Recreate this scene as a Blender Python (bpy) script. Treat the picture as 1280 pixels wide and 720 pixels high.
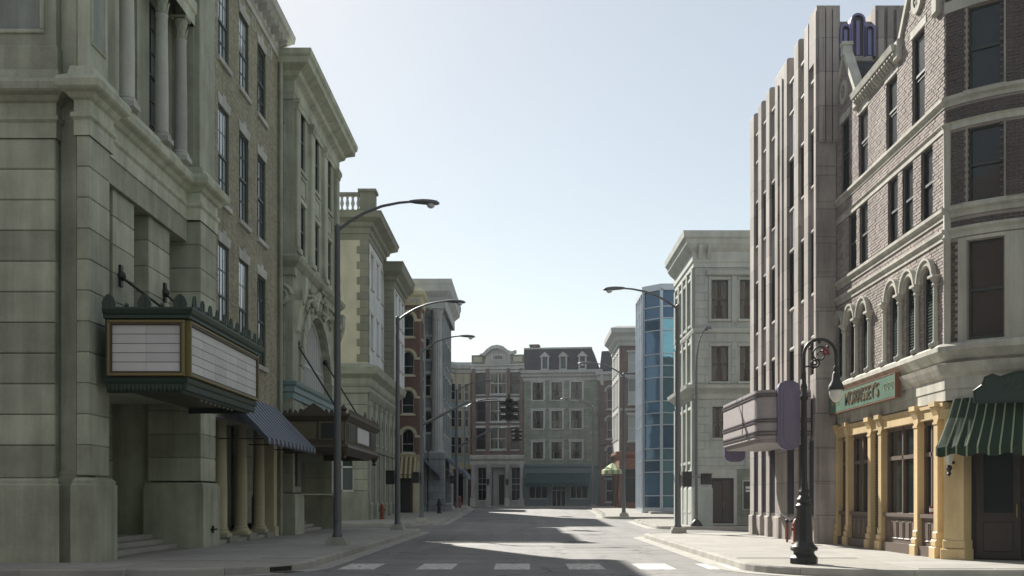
import bpy, bmesh, math, random
from mathutils import Vector, Matrix
random.seed(7)
R = math.radians
for _o in list(bpy.data.objects):
    bpy.data.objects.remove(_o)
SC = bpy.context.scene
COL = SC.collection

# ---------------------------------------------------------------- camera
FPX, HX, HY, CAMZ = 1400.0, 655.0, 624.0, 1.5      # focal length, vanishing point and eye height of the photograph
cam = bpy.data.cameras.new('camera')
cam.sensor_width = 36.0
cam.lens = 36.0 * FPX / 1280.0
cam.shift_x = (640 - HX) / 1280.0
cam.shift_y = (HY - 360) / 1280.0
cam.clip_end = 6000
camo = bpy.data.objects.new('camera', cam); COL.objects.link(camo)
camo.location = (0, 0, CAMZ); camo.rotation_euler = (R(90), 0, 0)
SC.camera = camo
# ---------------------------------------------------------------- sky, sun, exposure
SUN_EL = R(33.5)
SUN_TO = Vector((-0.375, 0.927, 0)).normalized()     # horizontal direction towards the sun
w = bpy.data.worlds.new('World'); SC.world = w; w.use_nodes = True
wn = w.node_tree.nodes; wl = w.node_tree.links
bg = wn['Background']
sky = wn.new('ShaderNodeTexSky'); sky.sky_type = 'NISHITA'; sky.sun_disc = False
sky.sun_elevation = SUN_EL
sky.sun_rotation = math.atan2(SUN_TO.x, SUN_TO.y)
sky.air_density = 1.0; sky.dust_density = 0.3; sky.ozone_density = 1.0; sky.altitude = 0
hz_mix = wn.new('ShaderNodeVectorMath'); hz_mix.operation = 'MULTIPLY_ADD'        # the sky through an even pale haze
wl.new(sky.outputs[0], hz_mix.inputs[0]); hz_mix.inputs[1].default_value = (.50, .46, .395); hz_mix.inputs[2].default_value = (1.66, 1.6, 1.52)
wl.new(hz_mix.outputs[0], bg.inputs[0]); bg.inputs[1].default_value = 0.1
sun = bpy.data.lights.new('sun', 'SUN'); sun.energy = 5.0; sun.angle = R(0.6); sun.color = (1.0, 0.95, 0.86)
suno = bpy.data.objects.new('sun', sun); COL.objects.link(suno)
sd = Vector((SUN_TO.x * math.cos(SUN_EL), SUN_TO.y * math.cos(SUN_EL), math.sin(SUN_EL)))
suno.rotation_euler = (-sd).to_track_quat('-Z', 'Y').to_euler(); suno.location = (-30, 60, 60)
SC.view_settings.view_transform = 'Standard'; SC.view_settings.look = 'None'
SC.view_settings.gamma = 1.0; SC.view_settings.exposure = 0.95
SC.view_settings.use_curve_mapping = False
SC.cycles.max_bounces = 6; SC.cycles.diffuse_bounces = 4

def sstep(a, b, t):
    t = max(0, min(1, (t - a) / (b - a))); return t * t * (3 - 2 * t)
def gz(y): return 0.6 * sstep(50, 105, y)

# ---------------------------------------------------------------- materials
def nmat(name):
    m = bpy.data.materials.new(name); m.use_nodes = True
    n = m.node_tree.nodes; l = m.node_tree.links
    return m, n, l, n['Principled BSDF']
def math_n(n, l, op, a, b=None, c=None):
    x = n.new('ShaderNodeMath'); x.operation = op
    for i, v in enumerate((a, b, c)):
        if v is None: continue
        if isinstance(v, (int, float)): x.inputs[i].default_value = v
        else: l.new(v, x.inputs[i])
    return x.outputs[0]
def noise(n, l, vec, scale, detail=4, rough=.6):
    t = n.new('ShaderNodeTexNoise'); t.inputs['Scale'].default_value = scale
    t.inputs['Detail'].default_value = detail; t.inputs['Roughness'].default_value = rough
    l.new(vec, t.inputs['Vector']); return t.outputs['Fac']
def scaled(n, l, vec, s):
    t = n.new('ShaderNodeVectorMath'); t.operation = 'MULTIPLY'; l.new(vec, t.inputs[0]); t.inputs[1].default_value = s
    return t.outputs[0]
def rgb(c): return (c[0], c[1], c[2], 1)

def stone(name, col, var=.16, scale=.9, rough=.85, bump=.25, streak=.22, blotch=.12, joints=None, joint_dark=.6, obj_var=.10, spec=.3, fine=30, island=False):
    """weathered mineral surface: blotches, rain streaks, fine grain; joints=(w,h,gap) scores courses too far off to be built"""
    m, n, l, b = nmat(name)
    pos = n.new('ShaderNodeNewGeometry').outputs['Position']
    f1 = noise(n, l, pos, scale, 5)
    f2 = noise(n, l, scaled(n, l, pos, (2.6, 2.6, .22)), 1.0, 5, .65)
    f3 = noise(n, l, pos, fine, 3)
    def punch(x):
        t = n.new('ShaderNodeMapRange'); l.new(x, t.inputs[0]); t.inputs[1].default_value = .31; t.inputs[2].default_value = .69; return t.outputs[0]
    f1, f2 = punch(f1), punch(f2)
    oi = n.new('ShaderNodeNewGeometry').outputs['Random Per Island'] if island else n.new('ShaderNodeObjectInfo').outputs['Random']
    v = math_n(n, l, 'MULTIPLY_ADD', f1, var * 1.6, 1 - var * .8)
    v2 = math_n(n, l, 'MULTIPLY_ADD', f2, streak * 1.5, 1 - streak * .75)
    v3 = math_n(n, l, 'MULTIPLY_ADD', f3, blotch * 2, 1 - blotch)
    v4 = math_n(n, l, 'MULTIPLY_ADD', oi, obj_var * 2, 1 - obj_var)
    f = math_n(n, l, 'MULTIPLY', math_n(n, l, 'MULTIPLY', v, v2), math_n(n, l, 'MULTIPLY', v3, v4))
    hgt = f3
    if joints:
        sx = n.new('ShaderNodeSeparateXYZ'); l.new(pos, sx.inputs[0])
        cx = n.new('ShaderNodeCombineXYZ')
        l.new(math_n(n, l, 'ADD', sx.outputs[0], sx.outputs[1]), cx.inputs[0]); l.new(sx.outputs[2], cx.inputs[1])
        bt = n.new('ShaderNodeTexBrick'); l.new(cx.outputs[0], bt.inputs['Vector'])
        bt.inputs['Scale'].default_value = 1; bt.inputs['Brick Width'].default_value = joints[0]
        bt.inputs['Row Height'].default_value = joints[1]; bt.inputs['Mortar Size'].default_value = joints[2]
        bt.inputs['Mortar Smooth'].default_value = .2
        bt.inputs['Color1'].default_value = (.86, .86, .86, 1); bt.inputs['Color2'].default_value = (1.12, 1.12, 1.12, 1)
        bt.inputs['Mortar'].default_value = (joint_dark,) * 3 + (1,)
        f = math_n(n, l, 'MULTIPLY', f, bt.outputs['Color'])
        hgt = math_n(n, l, 'SUBTRACT', math_n(n, l, 'MULTIPLY', f3, .35), bt.outputs['Fac'])
    mx = n.new('ShaderNodeVectorMath'); mx.operation = 'SCALE'; mx.inputs[0].default_value = col; l.new(f, mx.inputs['Scale'])
    l.new(mx.outputs[0], b.inputs['Base Color'])
    b.inputs['Roughness'].default_value = rough; b.inputs['Specular IOR Level'].default_value = spec
    bp = n.new('ShaderNodeBump'); bp.inputs['Strength'].default_value = bump; bp.inputs['Distance'].default_value = .02
    l.new(hgt, bp.inputs['Height']); l.new(bp.outputs[0], b.inputs['Normal'])
    return m
def paint(name, col, rough=.45, var=.08, metal=0, bump=.05, spec=.5, scale=6):
    m, n, l, b = nmat(name)
    pos = n.new('ShaderNodeNewGeometry').outputs['Position']
    f1 = noise(n, l, pos, scale, 5, .7)
    v = math_n(n, l, 'MULTIPLY_ADD', f1, var * 2, 1 - var)
    mx = n.new('ShaderNodeVectorMath'); mx.operation = 'SCALE'; mx.inputs[0].default_value = col; l.new(v, mx.inputs['Scale'])
    l.new(mx.outputs[0], b.inputs['Base Color'])
    rr = math_n(n, l, 'MULTIPLY_ADD', f1, .3, rough - .15); l.new(rr, b.inputs['Roughness'])
    b.inputs['Metallic'].default_value = metal; b.inputs['Specular IOR Level'].default_value = spec
    if bump:
        bp = n.new('ShaderNodeBump'); bp.inputs['Strength'].default_value = bump; bp.inputs['Distance'].default_value = .02
        l.new(noise(n, l, pos, scale * 5, 3), bp.inputs['Height']); l.new(bp.outputs[0], b.inputs['Normal'])
    return m
def glass(name, col, rough=.06, metal=0.0, wav=.03, ior=1.5, var=.5, spec=.5):
    m, n, l, b = nmat(name)
    pos = n.new('ShaderNodeNewGeometry').outputs['Position']
    oi = n.new('ShaderNodeObjectInfo').outputs['Random']
    v = math_n(n, l, 'MULTIPLY_ADD', oi, var * 2, 1 - var)
    mx = n.new('ShaderNodeVectorMath'); mx.operation = 'SCALE'; mx.inputs[0].default_value = col; l.new(v, mx.inputs['Scale'])
    l.new(mx.outputs[0], b.inputs['Base Color'])
    b.inputs['Roughness'].default_value = rough
    b.inputs['Metallic'].default_value = metal; b.inputs['IOR'].default_value = ior; b.inputs['Specular IOR Level'].default_value = spec
    bp = n.new('ShaderNodeBump'); bp.inputs['Strength'].default_value = wav; bp.inputs['Distance'].default_value = .05
    l.new(noise(n, l, pos, 1.3, 2), bp.inputs['Height']); l.new(bp.outputs[0], b.inputs['Normal'])
    return m
def clear_glass(name):
    m, n, l, b = nmat(name)
    out = n['Material Output']
    tr = n.new('ShaderNodeBsdfTransparent'); tr.inputs[0].default_value = (.62, .66, .64, 1)
    gl = n.new('ShaderNodeBsdfGlossy'); gl.inputs['Roughness'].default_value = .03
    fr = n.new('ShaderNodeFresnel'); fr.inputs[0].default_value = 1.5
    mx = n.new('ShaderNodeMixShader'); l.new(fr.outputs[0], mx.inputs[0]); l.new(tr.outputs[0], mx.inputs[1]); l.new(gl.outputs[0], mx.inputs[2])
    l.new(mx.outputs[0], out.inputs['Surface'])
    return m
def stripes(name, c1, c2, axis, width, rough=.8, duty=.5, obj=False):
    """canvas with woven stripes across world axis (0 x,1 y) or object x"""
    m, n, l, b = nmat(name)
    pos = n.new('ShaderNodeTexCoord').outputs['Object'] if obj else n.new('ShaderNodeNewGeometry').outputs['Position']
    s = n.new('ShaderNodeSeparateXYZ'); l.new(pos, s.inputs[0])
    t = math_n(n, l, 'FRACT', math_n(n, l, 'DIVIDE', s.outputs[axis], width))
    t = math_n(n, l, 'GREATER_THAN', t, duty)
    mx = n.new('ShaderNodeMix'); mx.data_type = 'RGBA'; l.new(t, mx.inputs[0])
    mx.inputs[6].default_value = rgb(c1); mx.inputs[7].default_value = rgb(c2)
    f1 = noise(n, l, pos, 2.5, 5, .7); v = math_n(n, l, 'MULTIPLY_ADD', f1, .5, .75)
    sc = n.new('ShaderNodeVectorMath'); sc.operation = 'SCALE'; l.new(mx.outputs[2], sc.inputs[0]); l.new(v, sc.inputs['Scale'])
    l.new(sc.outputs[0], b.inputs['Base Color']); b.inputs['Roughness'].default_value = rough
    b.inputs['Specular IOR Level'].default_value = .15
    return m

M = {}
M['theatre'] = stone('theatre_limestone', (.375, .395, .315), streak=.27, var=.24, blotch=.18, obj_var=.19, bump=.4)
M['theatre_col'] = stone('theatre_column_stone', (.44, .45, .41), streak=.12)
M['tan_brick'] = stone('tan_brick', island=True, col=(.31, .30, .225), var=.12, bump=.3, obj_var=.16, streak=.15)
M['tan_mortar'] = stone('tan_mortar', (.26, .24, .19), bump=.3)
M['white_trim'] = stone('white_trim', (.44, .445, .41), streak=.16, bump=.15)
M['cream_col'] = stone('cream_column_paint', (.50, .47, .33), streak=.10, bump=.12)
M['palace'] = stone('palace_stone', (.355, .375, .30), streak=.28, var=.24, obj_var=.17, bump=.4)
M['teal_trim'] = paint('teal_painted_beam', (.22, .31, .31), rough=.6, var=.15)
M['green_metal'] = paint('green_cast_metal', (.035, .062, .047), rough=.5, var=.3)
M['gold_trim'] = paint('gold_frame_paint', (.20, .165, .065), rough=.45, var=.2)
M['sign_white'] = stone('marquee_letter_board', (.60, .61, .61), var=.06, streak=.05, blotch=.04, rough=.5, bump=.03)
M['sign_line'] = paint('letter_track', (.18, .19, .2), rough=.5)
M['bronze'] = paint('dark_bronze', (.07, .055, .035), rough=.5, var=.3)
M['bronze_panel'] = paint('bronze_panel', (.12, .105, .06), rough=.5, var=.25)
M['dark_panel'] = paint('dark_poster_board', (.025, .027, .025), rough=.4)
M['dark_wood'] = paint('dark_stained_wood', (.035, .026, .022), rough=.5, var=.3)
M['brown_wood'] = paint('brown_bulkhead_wood', (.11, .078, .06), rough=.55, var=.25)
M['iron'] = paint('black_iron', (.018, .018, .018), rough=.5, var=.3)
M['lamp_metal'] = paint('grey_lamp_pole', (.13, .14, .15), rough=.5, var=.2, metal=.3)
M['lamp_glass'] = paint('lamp_lens', (.55, .57, .58), rough=.3, var=.05)
M['concrete'] = stone('footing_concrete', (.42, .41, .37), bump=.3)
M['frame_dark'] = paint('dark_window_frame', (.035, .05, .045), rough=.5)
M['frame_white'] = paint('white_window_frame', (.55, .57, .55), rough=.5)
M['frame_gold'] = paint('ochre_window_frame', (.34, .27, .09), rough=.5)
M['glass_dark'] = glass('dark_window_glass', (.016, .022, .022))
M['glass_dull'] = glass('dusty_dark_glass', (.016, .02, .02), rough=.3, spec=.07)
M['glass_grey'] = glass('grey_window_glass', (.07, .085, .085), rough=.1)
M['glass_pale'] = glass('pale_window_glass', (.30, .34, .34), rough=.12)
M['clear'] = clear_glass('clear_window_glass')
M['curtain'] = stone('curtain_cloth', (.38, .32, .28), var=.1, streak=.05, bump=.1)
M['room_dark'] = paint('dark_room', (.012, .012, .012), rough=.9, spec=.1)
M['cream_stucco'] = stone('cream_stucco', (.50, .475, .37), streak=.12, bump=.1)
M['quoin'] = stone('olive_quoin_stone', (.21, .215, .165), streak=.15)
M['rust_stone'] = stone('rusticated_base_stone', (.29, .305, .25), streak=.2)
M['lit_stucco'] = stone('lit_stucco', (.54, .555, .55), streak=.12, bump=.1)  # stucco of the street side, light put into a paler colour
M['red_brick'] = stone('red_brick', (.14, .088, .073), joints=(.24, .08, .012), joint_dark=1.5, bump=.3)
M['dark_brick'] = stone('dark_brown_brick', (.15, .112, .10), joints=(.24, .08, .012), joint_dark=1.25, bump=.3)
M['grey_stone'] = stone('grey_blue_stone', (.21, .23, .235), streak=.2, joints=(1.1, .5, .02), joint_dark=.7)
M['olive_stone'] = stone('olive_sandstone', (.20, .222, .18), streak=.2, joints=(.8, .33, .015), joint_dark=.75)
M['slate'] = stone('slate_roof', (.06, .062, .072), joints=(.3, .2, .015), joint_dark=.6, bump=.5)
M['far_cream'] = stone('far_cream_plaster', (.44, .43, .35), streak=.14)
M['far_white'] = stone('far_white_stone', (.40, .405, .385), streak=.16)
M['far_grey'] = stone('far_grey_moulding', (.40, .42, .41), streak=.14)
M['yellow_trim'] = stone('yellow_trim', (.40, .37, .24), streak=.08)
M['blue_panel'] = paint('pale_blue_panel', (.30, .42, .47), rough=.6)
M['teal_shop'] = paint('teal_shopfront', (.13, .18, .19), rough=.55, var=.2)
M['teal_canvas'] = stripes('dark_teal_canvas', (.028, .06, .062), (.034, .07, .072), 0, .4)
M['orange_shop'] = paint('orange_brown_shopfront', (.20, .085, .05), rough=.55, var=.2)
M['ashlar'] = stone('pale_ashlar', (.38, .405, .38), streak=.15, bump=.2, obj_var=.06)
M['ashlar_trim'] = stone('ashlar_mouldings', (.41, .43, .395), streak=.15, bump=.15)
M['deco'] = stone('pinkish_deco_stone', (.35, .318, .295), streak=.34, var=.2, joints=(1.6, 1.02, .014), joint_dark=.6, bump=.3)
M['deco_frieze'] = paint('violet_blue_enamel', (.19, .17, .36), rough=.35, var=.15)
M['deco_dark'] = paint('deco_spandrel', (.05, .05, .052), rough=.5)
M['deco_bar'] = paint('deco_spandrel_bar', (.42, .40, .37), rough=.5)
M['mauve'] = paint('mauve_enamel', (.35, .315, .32), rough=.65, var=.22)
M['mauve_line'] = paint('mauve_dark_line', (.10, .085, .095), rough=.45)
M['purple'] = paint('purple_enamel', (.165, .14, .235), rough=.4, var=.12)
M['deco_glass'] = glass('sky_reflection_glass', (.20, .26, .34), rough=.08)  # reflected sky put into the pane colour
M['pub_brick'] = stone('grey_pink_brick', island=True, col=(.34, .295, .272), var=.14, streak=.16, bump=.4, obj_var=.18, fine=45)
M['pub_brick_shaded'] = stone('turret_brick_shaded', island=True, col=(.098, .084, .08), var=.16, streak=.12, bump=.4, obj_var=.22, fine=45)  # same brick as the wall, the turret's shade put into its colour
M['pub_mortar'] = stone('pale_mortar', (.30, .265, .24), bump=.3)
M['pub_stone'] = stone('pub_limestone', (.45, .44, .385), streak=.3, bump=.2)
M['pub_yellow'] = stone('ochre_column_paint', (.60, .455, .25), var=.16, streak=.16, blotch=.16, bump=.15, rough=.6)
M['pub_sill'] = paint('dark_ochre_trim', (.42, .29, .11), rough=.55)  # darker ochre than the columns
M['green_sign'] = stone('worn_green_sign_paint', (.085, .165, .115), var=.25, streak=.1, blotch=.2, rough=.5, bump=.1)
M['shutter_green'] = paint('louvre_green', (.03, .05, .042), rough=.9, var=.2, spec=.05)
M['dark_green'] = paint('dark_green_paint', (.022, .04, .032), rough=.45, var=.2)
M['letter_red'] = paint('brown_red_letter', (.035, .014, .011), rough=.5)
M['letter_gold'] = paint('gold_letter_edge', (.55, .40, .15), rough=.5)
M['awning_blue'] = stripes('blue_striped_canvas', (.075, .09, .12), (.25, .275, .32), 1, .6, duty=.6)
M['awning_tan'] = stripes('tan_striped_canvas', (.46, .39, .24), (.12, .115, .08), 0, .32)
M['awning_green'] = stripes('green_striped_canvas', (.035, .085, .05), (.34, .40, .22), 0, .24, duty=.72, obj=True)
M['slate_blue_canvas'] = stripes('slate_blue_canvas', (.10, .125, .16), (.14, .165, .20), 1, .3)
M['umbrella'] = stripes('green_cream_canvas', (.50, .50, .30), (.20, .30, .16), 0, .5)
M['red_paint'] = paint('red_paint', (.22, .04, .03), rough=.45, var=.2)
M['violet_metal'] = paint('violet_metal', (.075, .072, .11), rough=.45)
M['pale_box'] = paint('pale_pink_box', (.55, .42, .40), rough=.6)
M['white_mark'] = None
M['curtain_wall'] = paint('pale_steel_mullion', (.52, .57, .62), rough=.35, metal=.3)
M['glass_blue'] = glass('blue_curtain_glass', (.06, .145, .25), rough=.05, metal=.35, wav=.05, var=.3)
M['glass_teal'] = glass('teal_reflection_glass', (.24, .50, .58), rough=.04, metal=.75, wav=.12, var=.25)  # bright reflection of the front panes put into the glass colour
M['bulb'] = paint('frosted_lamp_globe', (.72, .70, .64), rough=.35, var=.03)

# ---------------------------------------------------------------- mesh builder
class MB:
    def __init__(s): s.v = []; s.f = []; s.smooth = False
    def quad(s, a, b, c, d):
        i = len(s.v); s.v += [tuple(a), tuple(b), tuple(c), tuple(d)]; s.f.append((i, i+1, i+2, i+3)); return s
    def poly(s, pts):
        i = len(s.v); s.v += [tuple(p) for p in pts]; s.f.append(tuple(range(i, i+len(pts)))); return s
    def box(s, x0, x1, y0, y1, z0, z1):
        if x0 > x1: x0, x1 = x1, x0
        if y0 > y1: y0, y1 = y1, y0
        i = len(s.v)
        s.v += [(x0,y0,z0),(x1,y0,z0),(x1,y1,z0),(x0,y1,z0),(x0,y0,z1),(x1,y0,z1),(x1,y1,z1),(x0,y1,z1)]
        s.f += [tuple(i+k for k in q) for q in ((0,3,2,1),(4,5,6,7),(0,1,5,4),(1,2,6,5),(2,3,7,6),(3,0,4,7))]
        return s
    def block(s, x0, x1, yf, yb, z0, z1, b=.012):
        """box with a chamfered front (front at yf, body behind it)"""
        i = len(s.v); s.v += [(x0+b,yf,z0+b),(x1-b,yf,z0+b),(x1-b,yf,z1-b),(x0+b,yf,z1-b),
                              (x0,yf+b,z0),(x1,yf+b,z0),(x1,yf+b,z1),(x0,yf+b,z1),
                              (x0,yb,z0),(x1,yb,z0),(x1,yb,z1),(x0,yb,z1)]
        s.f += [tuple(i+k for k in q) for q in ((0,1,2,3),(4,5,1,0),(5,6,2,1),(6,7,3,2),(7,4,0,3),
                (8,9,5,4),(9,10,6,5),(10,11,7,6),(11,8,4,7),(11,10,9,8))]
        return s
    def prism(s, pts, lo, hi, axis='x'):
        """polygon extruded along an axis; pts are (y,z) for x, (x,z) for y, (x,y) for z"""
        def P(p, t): return {'x': (t, p[0], p[1]), 'y': (p[0], t, p[1]), 'z': (p[0], p[1], t)}[axis]
        n = len(pts); i = len(s.v)
        s.v += [P(p, lo) for p in pts] + [P(p, hi) for p in pts]
        s.f.append(tuple(i+k for k in range(n))[::-1]); s.f.append(tuple(i+n+k for k in range(n)))
        for k in range(n):
            j = (k+1) % n; s.f.append((i+k, i+j, i+n+j, i+n+k))
        return s
    def sweep(s, prof, path, caps=True, closed=False):
        """moulding profile (out,z) run along a plan path (x,y); out points to the right of the path"""
        path = [p for i, p in enumerate(path) if i == 0 or math.dist(p, path[i-1]) > 1e-5]
        n = len(path); ring = []
        for k, p in enumerate(path):
            def nr(a, b):
                dx, dy = b[0]-a[0], b[1]-a[1]; L = math.hypot(dx, dy) or 1; return (dy/L, -dx/L)
            if closed: n1 = nr(path[k-1], p); n2 = nr(p, path[(k+1) % n])
            else:
                n1 = nr(path[k-1], p) if k else nr(p, path[1])
                n2 = nr(p, path[k+1]) if k < n-1 else n1
            q = max(.3, 1 + n1[0]*n2[0] + n1[1]*n2[1]); m = ((n1[0]+n2[0])/q, (n1[1]+n2[1])/q)
            i = len(s.v); s.v += [(p[0]+m[0]*o, p[1]+m[1]*o, z) for o, z in prof]; ring.append(i)
        m = len(prof)
        for k in range(n if closed else n-1):
            a, b = ring[k], ring[(k+1) % n]
            for j in range(m):
                jj = (j+1) % m; s.f.append((a+j, b+j, b+jj, a+jj))
        if caps and not closed:
            s.f.append(tuple(ring[0]+j for j in range(m))); s.f.append(tuple(ring[-1]+j for j in range(m))[::-1])
        return s
    def lathe(s, prof, cx=0, cy=0, n=16, caps=True, flute=0):
        s.smooth = True; i = len(s.v)
        for r, z in prof:
            for k in range(n):
                a = 2*math.pi*k/n; rr = r*(1 - (flute if k % 2 else 0))
                s.v.append((cx+rr*math.cos(a), cy+rr*math.sin(a), z))
        for j in range(len(prof)-1):
            for k in range(n):
                kk = (k+1) % n; s.f.append((i+j*n+k, i+j*n+kk, i+(j+1)*n+kk, i+(j+1)*n+k))
        if caps:
            s.f.append(tuple(i+k for k in range(n))[::-1]); e = i+(len(prof)-1)*n; s.f.append(tuple(e+k for k in range(n)))
        return s
    def tube(s, pts, r, n=8):
        s.smooth = True; pts = [Vector(p) for p in pts]; m = len(pts)
        rs = r if isinstance(r, (list, tuple)) else [r]*m
        up = Vector((0, 0, 1)); t0 = (pts[1]-pts[0]).normalized()
        if abs(t0.dot(up)) > .9: up = Vector((1, 0, 0))
        i = len(s.v)
        for k, p in enumerate(pts):
            t = ((pts[k+1] if k < m-1 else p) - (pts[k-1] if k else p)).normalized()
            a = up - t*up.dot(t)
            if a.length < 1e-4: a = t.orthogonal()
            a.normalize(); b = t.cross(a); up = a
            for j in range(n):
                c = 2*math.pi*j/n; q = p + (a*math.cos(c) + b*math.sin(c))*rs[k]; s.v.append(tuple(q))
        for k in range(m-1):
            for j in range(n):
                jj = (j+1) % n; s.f.append((i+k*n+j, i+k*n+jj, i+(k+1)*n+jj, i+(k+1)*n+j))
        s.f.append(tuple(i+j for j in range(n))[::-1]); e = i+(m-1)*n; s.f.append(tuple(e+j for j in range(n)))
        return s
    def ball(s, c, r, n=10, sz=1.0):
        k = 7; prof = [(max(1e-3, r*math.sin(math.pi*j/k)), c[2]-r*sz*math.cos(math.pi*j/k)) for j in range(k+1)]
        return s.lathe(prof, c[0], c[1], n)
    def ring(s, xc, zc, r0, r1, a0, a1, n, y0, y1):
        """flat arch ring in the x-z plane from y0 (front) to y1"""
        for k in range(n):
            t0 = a0+(a1-a0)*k/n; t1 = a0+(a1-a0)*(k+1)/n
            s.arc_piece(xc, zc, r0, r1, t0, t1, y0, y1)
        return s
    def arc_piece(s, xc, zc, r0, r1, t0, t1, y0, y1):
        c = [(xc+r0*math.cos(t0), zc+r0*math.sin(t0)), (xc+r1*math.cos(t0), zc+r1*math.sin(t0)),
             (xc+r1*math.cos(t1), zc+r1*math.sin(t1)), (xc+r0*math.cos(t1), zc+r0*math.sin(t1))]
        s.prism(c, y0, y1, 'y'); return s
    def wall(s, x0, x1, z0, z1, holes=(), depth=.2, y=0):
        """wall face at y with real openings; a hole is (x0,x1,z0,z1) or with a fifth item True: round-headed, z1 = springing"""
        rects = []
        for h in holes:
            r = (h[1]-h[0])/2
            rects.append((h[0], h[1], h[2], h[3] + (r if len(h) > 4 and h[4] else 0)))
        xs = sorted({x0, x1} | {min(max(v, x0), x1) for h in rects for v in h[:2]})
        zs = sorted({z0, z1} | {min(max(v, z0), z1) for h in rects for v in h[2:4]})
        for a, b in zip(xs, xs[1:]):
            if b-a < 1e-6: continue
            st = None
            for c, d in zip(zs, zs[1:]):
                mx, mz = (a+b)/2, (c+d)/2
                hit = any(h[0] < mx < h[1] and h[2] < mz < h[3] for h in rects)
                if hit:
                    if st is not None: s.quad((a,y,st),(b,y,st),(b,y,c),(a,y,c)); st = None
                elif st is None: st = c
            if st is not None: s.quad((a,y,st),(b,y,st),(b,y,zs[-1]),(a,y,zs[-1]))
        for h in holes:
            a, b, c, d = h[:4]; e = y+depth
            s.quad((a,y,c),(a,e,c),(b,e,c),(b,y,c)); s.quad((a,y,c),(a,y,d),(a,e,d),(a,e,c)); s.quad((b,y,d),(b,y,c),(b,e,c),(b,e,d))
            if len(h) > 4 and h[4]:
                r = (b-a)/2; xc = (a+b)/2; N = 14
                P = [(xc+r*math.cos(math.pi*k/N), d+r*math.sin(math.pi*k/N)) for k in range(N+1)]
                for k in range(N):
                    p, q = P[k], P[k+1]
                    s.quad((p[0],y,p[1]),(q[0],y,q[1]),(q[0],e,q[1]),(p[0],e,p[1]))
                    top = d+r; s.quad((p[0],y,p[1]),(p[0],y,top),(q[0],y,top),(q[0],y,q[1]))
            else: s.quad((a,y,d),(b,y,d),(b,e,d),(a,e,d))
        return s
    def mesh(s, name, mat):
        me = bpy.data.meshes.new(name); me.from_pydata(s.v, [], s.f); me.materials.append(mat)
        bm = bmesh.new(); bm.from_mesh(me)
        bmesh.ops.remove_doubles(bm, verts=bm.verts, dist=1e-5) if s.smooth else None
        bmesh.ops.recalc_face_normals(bm, faces=bm.faces); bm.to_mesh(me); bm.free()
        if s.smooth:
            for p in me.polygons: p.use_smooth = True
            me.set_sharp_from_angle(angle=R(38))
        return me

# ---------------------------------------------------------------- objects
def tag(o, label, cat, group=None, kind=None):
    if label: o['label'] = label
    if cat: o['category'] = cat
    if group: o['group'] = group
    if kind: o['kind'] = kind
    return o
def thing(name, label, cat, loc, group=None):
    o = bpy.data.objects.new(name, None); COL.objects.link(o); o.location = loc; o.empty_display_size = .3
    return tag(o, label, cat, group)
def link(name, me, parent=None, loc=(0, 0, 0), rz=0, rot=None):
    o = bpy.data.objects.new(name, me); COL.objects.link(o)
    if parent: o.parent = parent
    o.location = loc; o.rotation_euler = rot if rot else (0, 0, rz)
    return o
def wput(root, name, mb, mat, parent=None):
    """part given in world coordinates"""
    me = mb.mesh(name, mat) if isinstance(mb, MB) else mb
    if parent is None or parent is root: return link(name, me, root, -Vector(root.location))
    return link(name, me, parent, (0, 0, 0))
def solo(name, mb, mat, label, cat, group=None, kind=None, loc=(0, 0, 0)):
    o = link(name, mb.mesh(name, mat), None, loc); return tag(o, label, cat, group, kind)
CACHE = {}
def cached(key, fn):
    if key not in CACHE: CACHE[key] = fn()
    return CACHE[key]
class Face:
    """a facade: local x along the wall, -y out of it, z up (absolute height)"""
    def __init__(s, root, ox, oy, ang):
        s.root = root; s.o = Vector((ox, oy, 0)); s.a = ang
    def put(s, name, mb, mat, x=0, y=0, z=0, rz=0):
        me = mb.mesh(name, mat) if isinstance(mb, MB) else mb
        c, n = math.cos(s.a), math.sin(s.a)
        p = s.o + Vector((c*x - n*y, n*x + c*y, z)) - Vector(s.root.location)
        return link(name, me, s.root, p, s.a + rz)
    def W(s, x, y, z):
        c, n = math.cos(s.a), math.sin(s.a); return s.o + Vector((c*x - n*y, n*x + c*y, z))
def sub(part, name, mb, mat, loc=(0, 0, 0), rz=0):
    me = mb.mesh(name, mat) if isinstance(mb, MB) else mb
    return link(name, me, part, loc, rz)

def win_mesh(w, h, cols, rows, fw, bar, arch, mid):
    m = MB(); hw = w/2
    m.box(-hw, -hw+fw, -.05, .0, 0, h); m.box(hw-fw, hw, -.05, 0, 0, h)
    m.box(-hw+fw, hw-fw, -.05, 0, 0, fw*1.3)
    if not arch: m.box(-hw+fw, hw-fw, -.05, 0, h-fw, h)
    else:
        m.ring(0, h, hw-fw, hw, 0, math.pi, 10, -.05, 0)
        if cols > 1: m.box(-bar/2, bar/2, -.04, -.001, h, h+hw-fw)
    if mid: m.box(-hw+fw, hw-fw, -.06, .001, h*mid-fw*.5, h*mid+fw*.5)
    for c in range(1, cols):
        x = -hw+fw+(w-2*fw)*c/cols; m.box(x-bar/2, x+bar/2, -.04, -.002, fw*1.3, h-(0 if arch else fw))
    for r in range(1, rows):
        z = h*r/rows
        if mid and abs(z-h*mid) < fw: continue
        m.box(-hw+fw, hw-fw, -.038, -.003, z-bar/2, z+bar/2)
    return m
TILT = random.Random(21)
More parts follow.
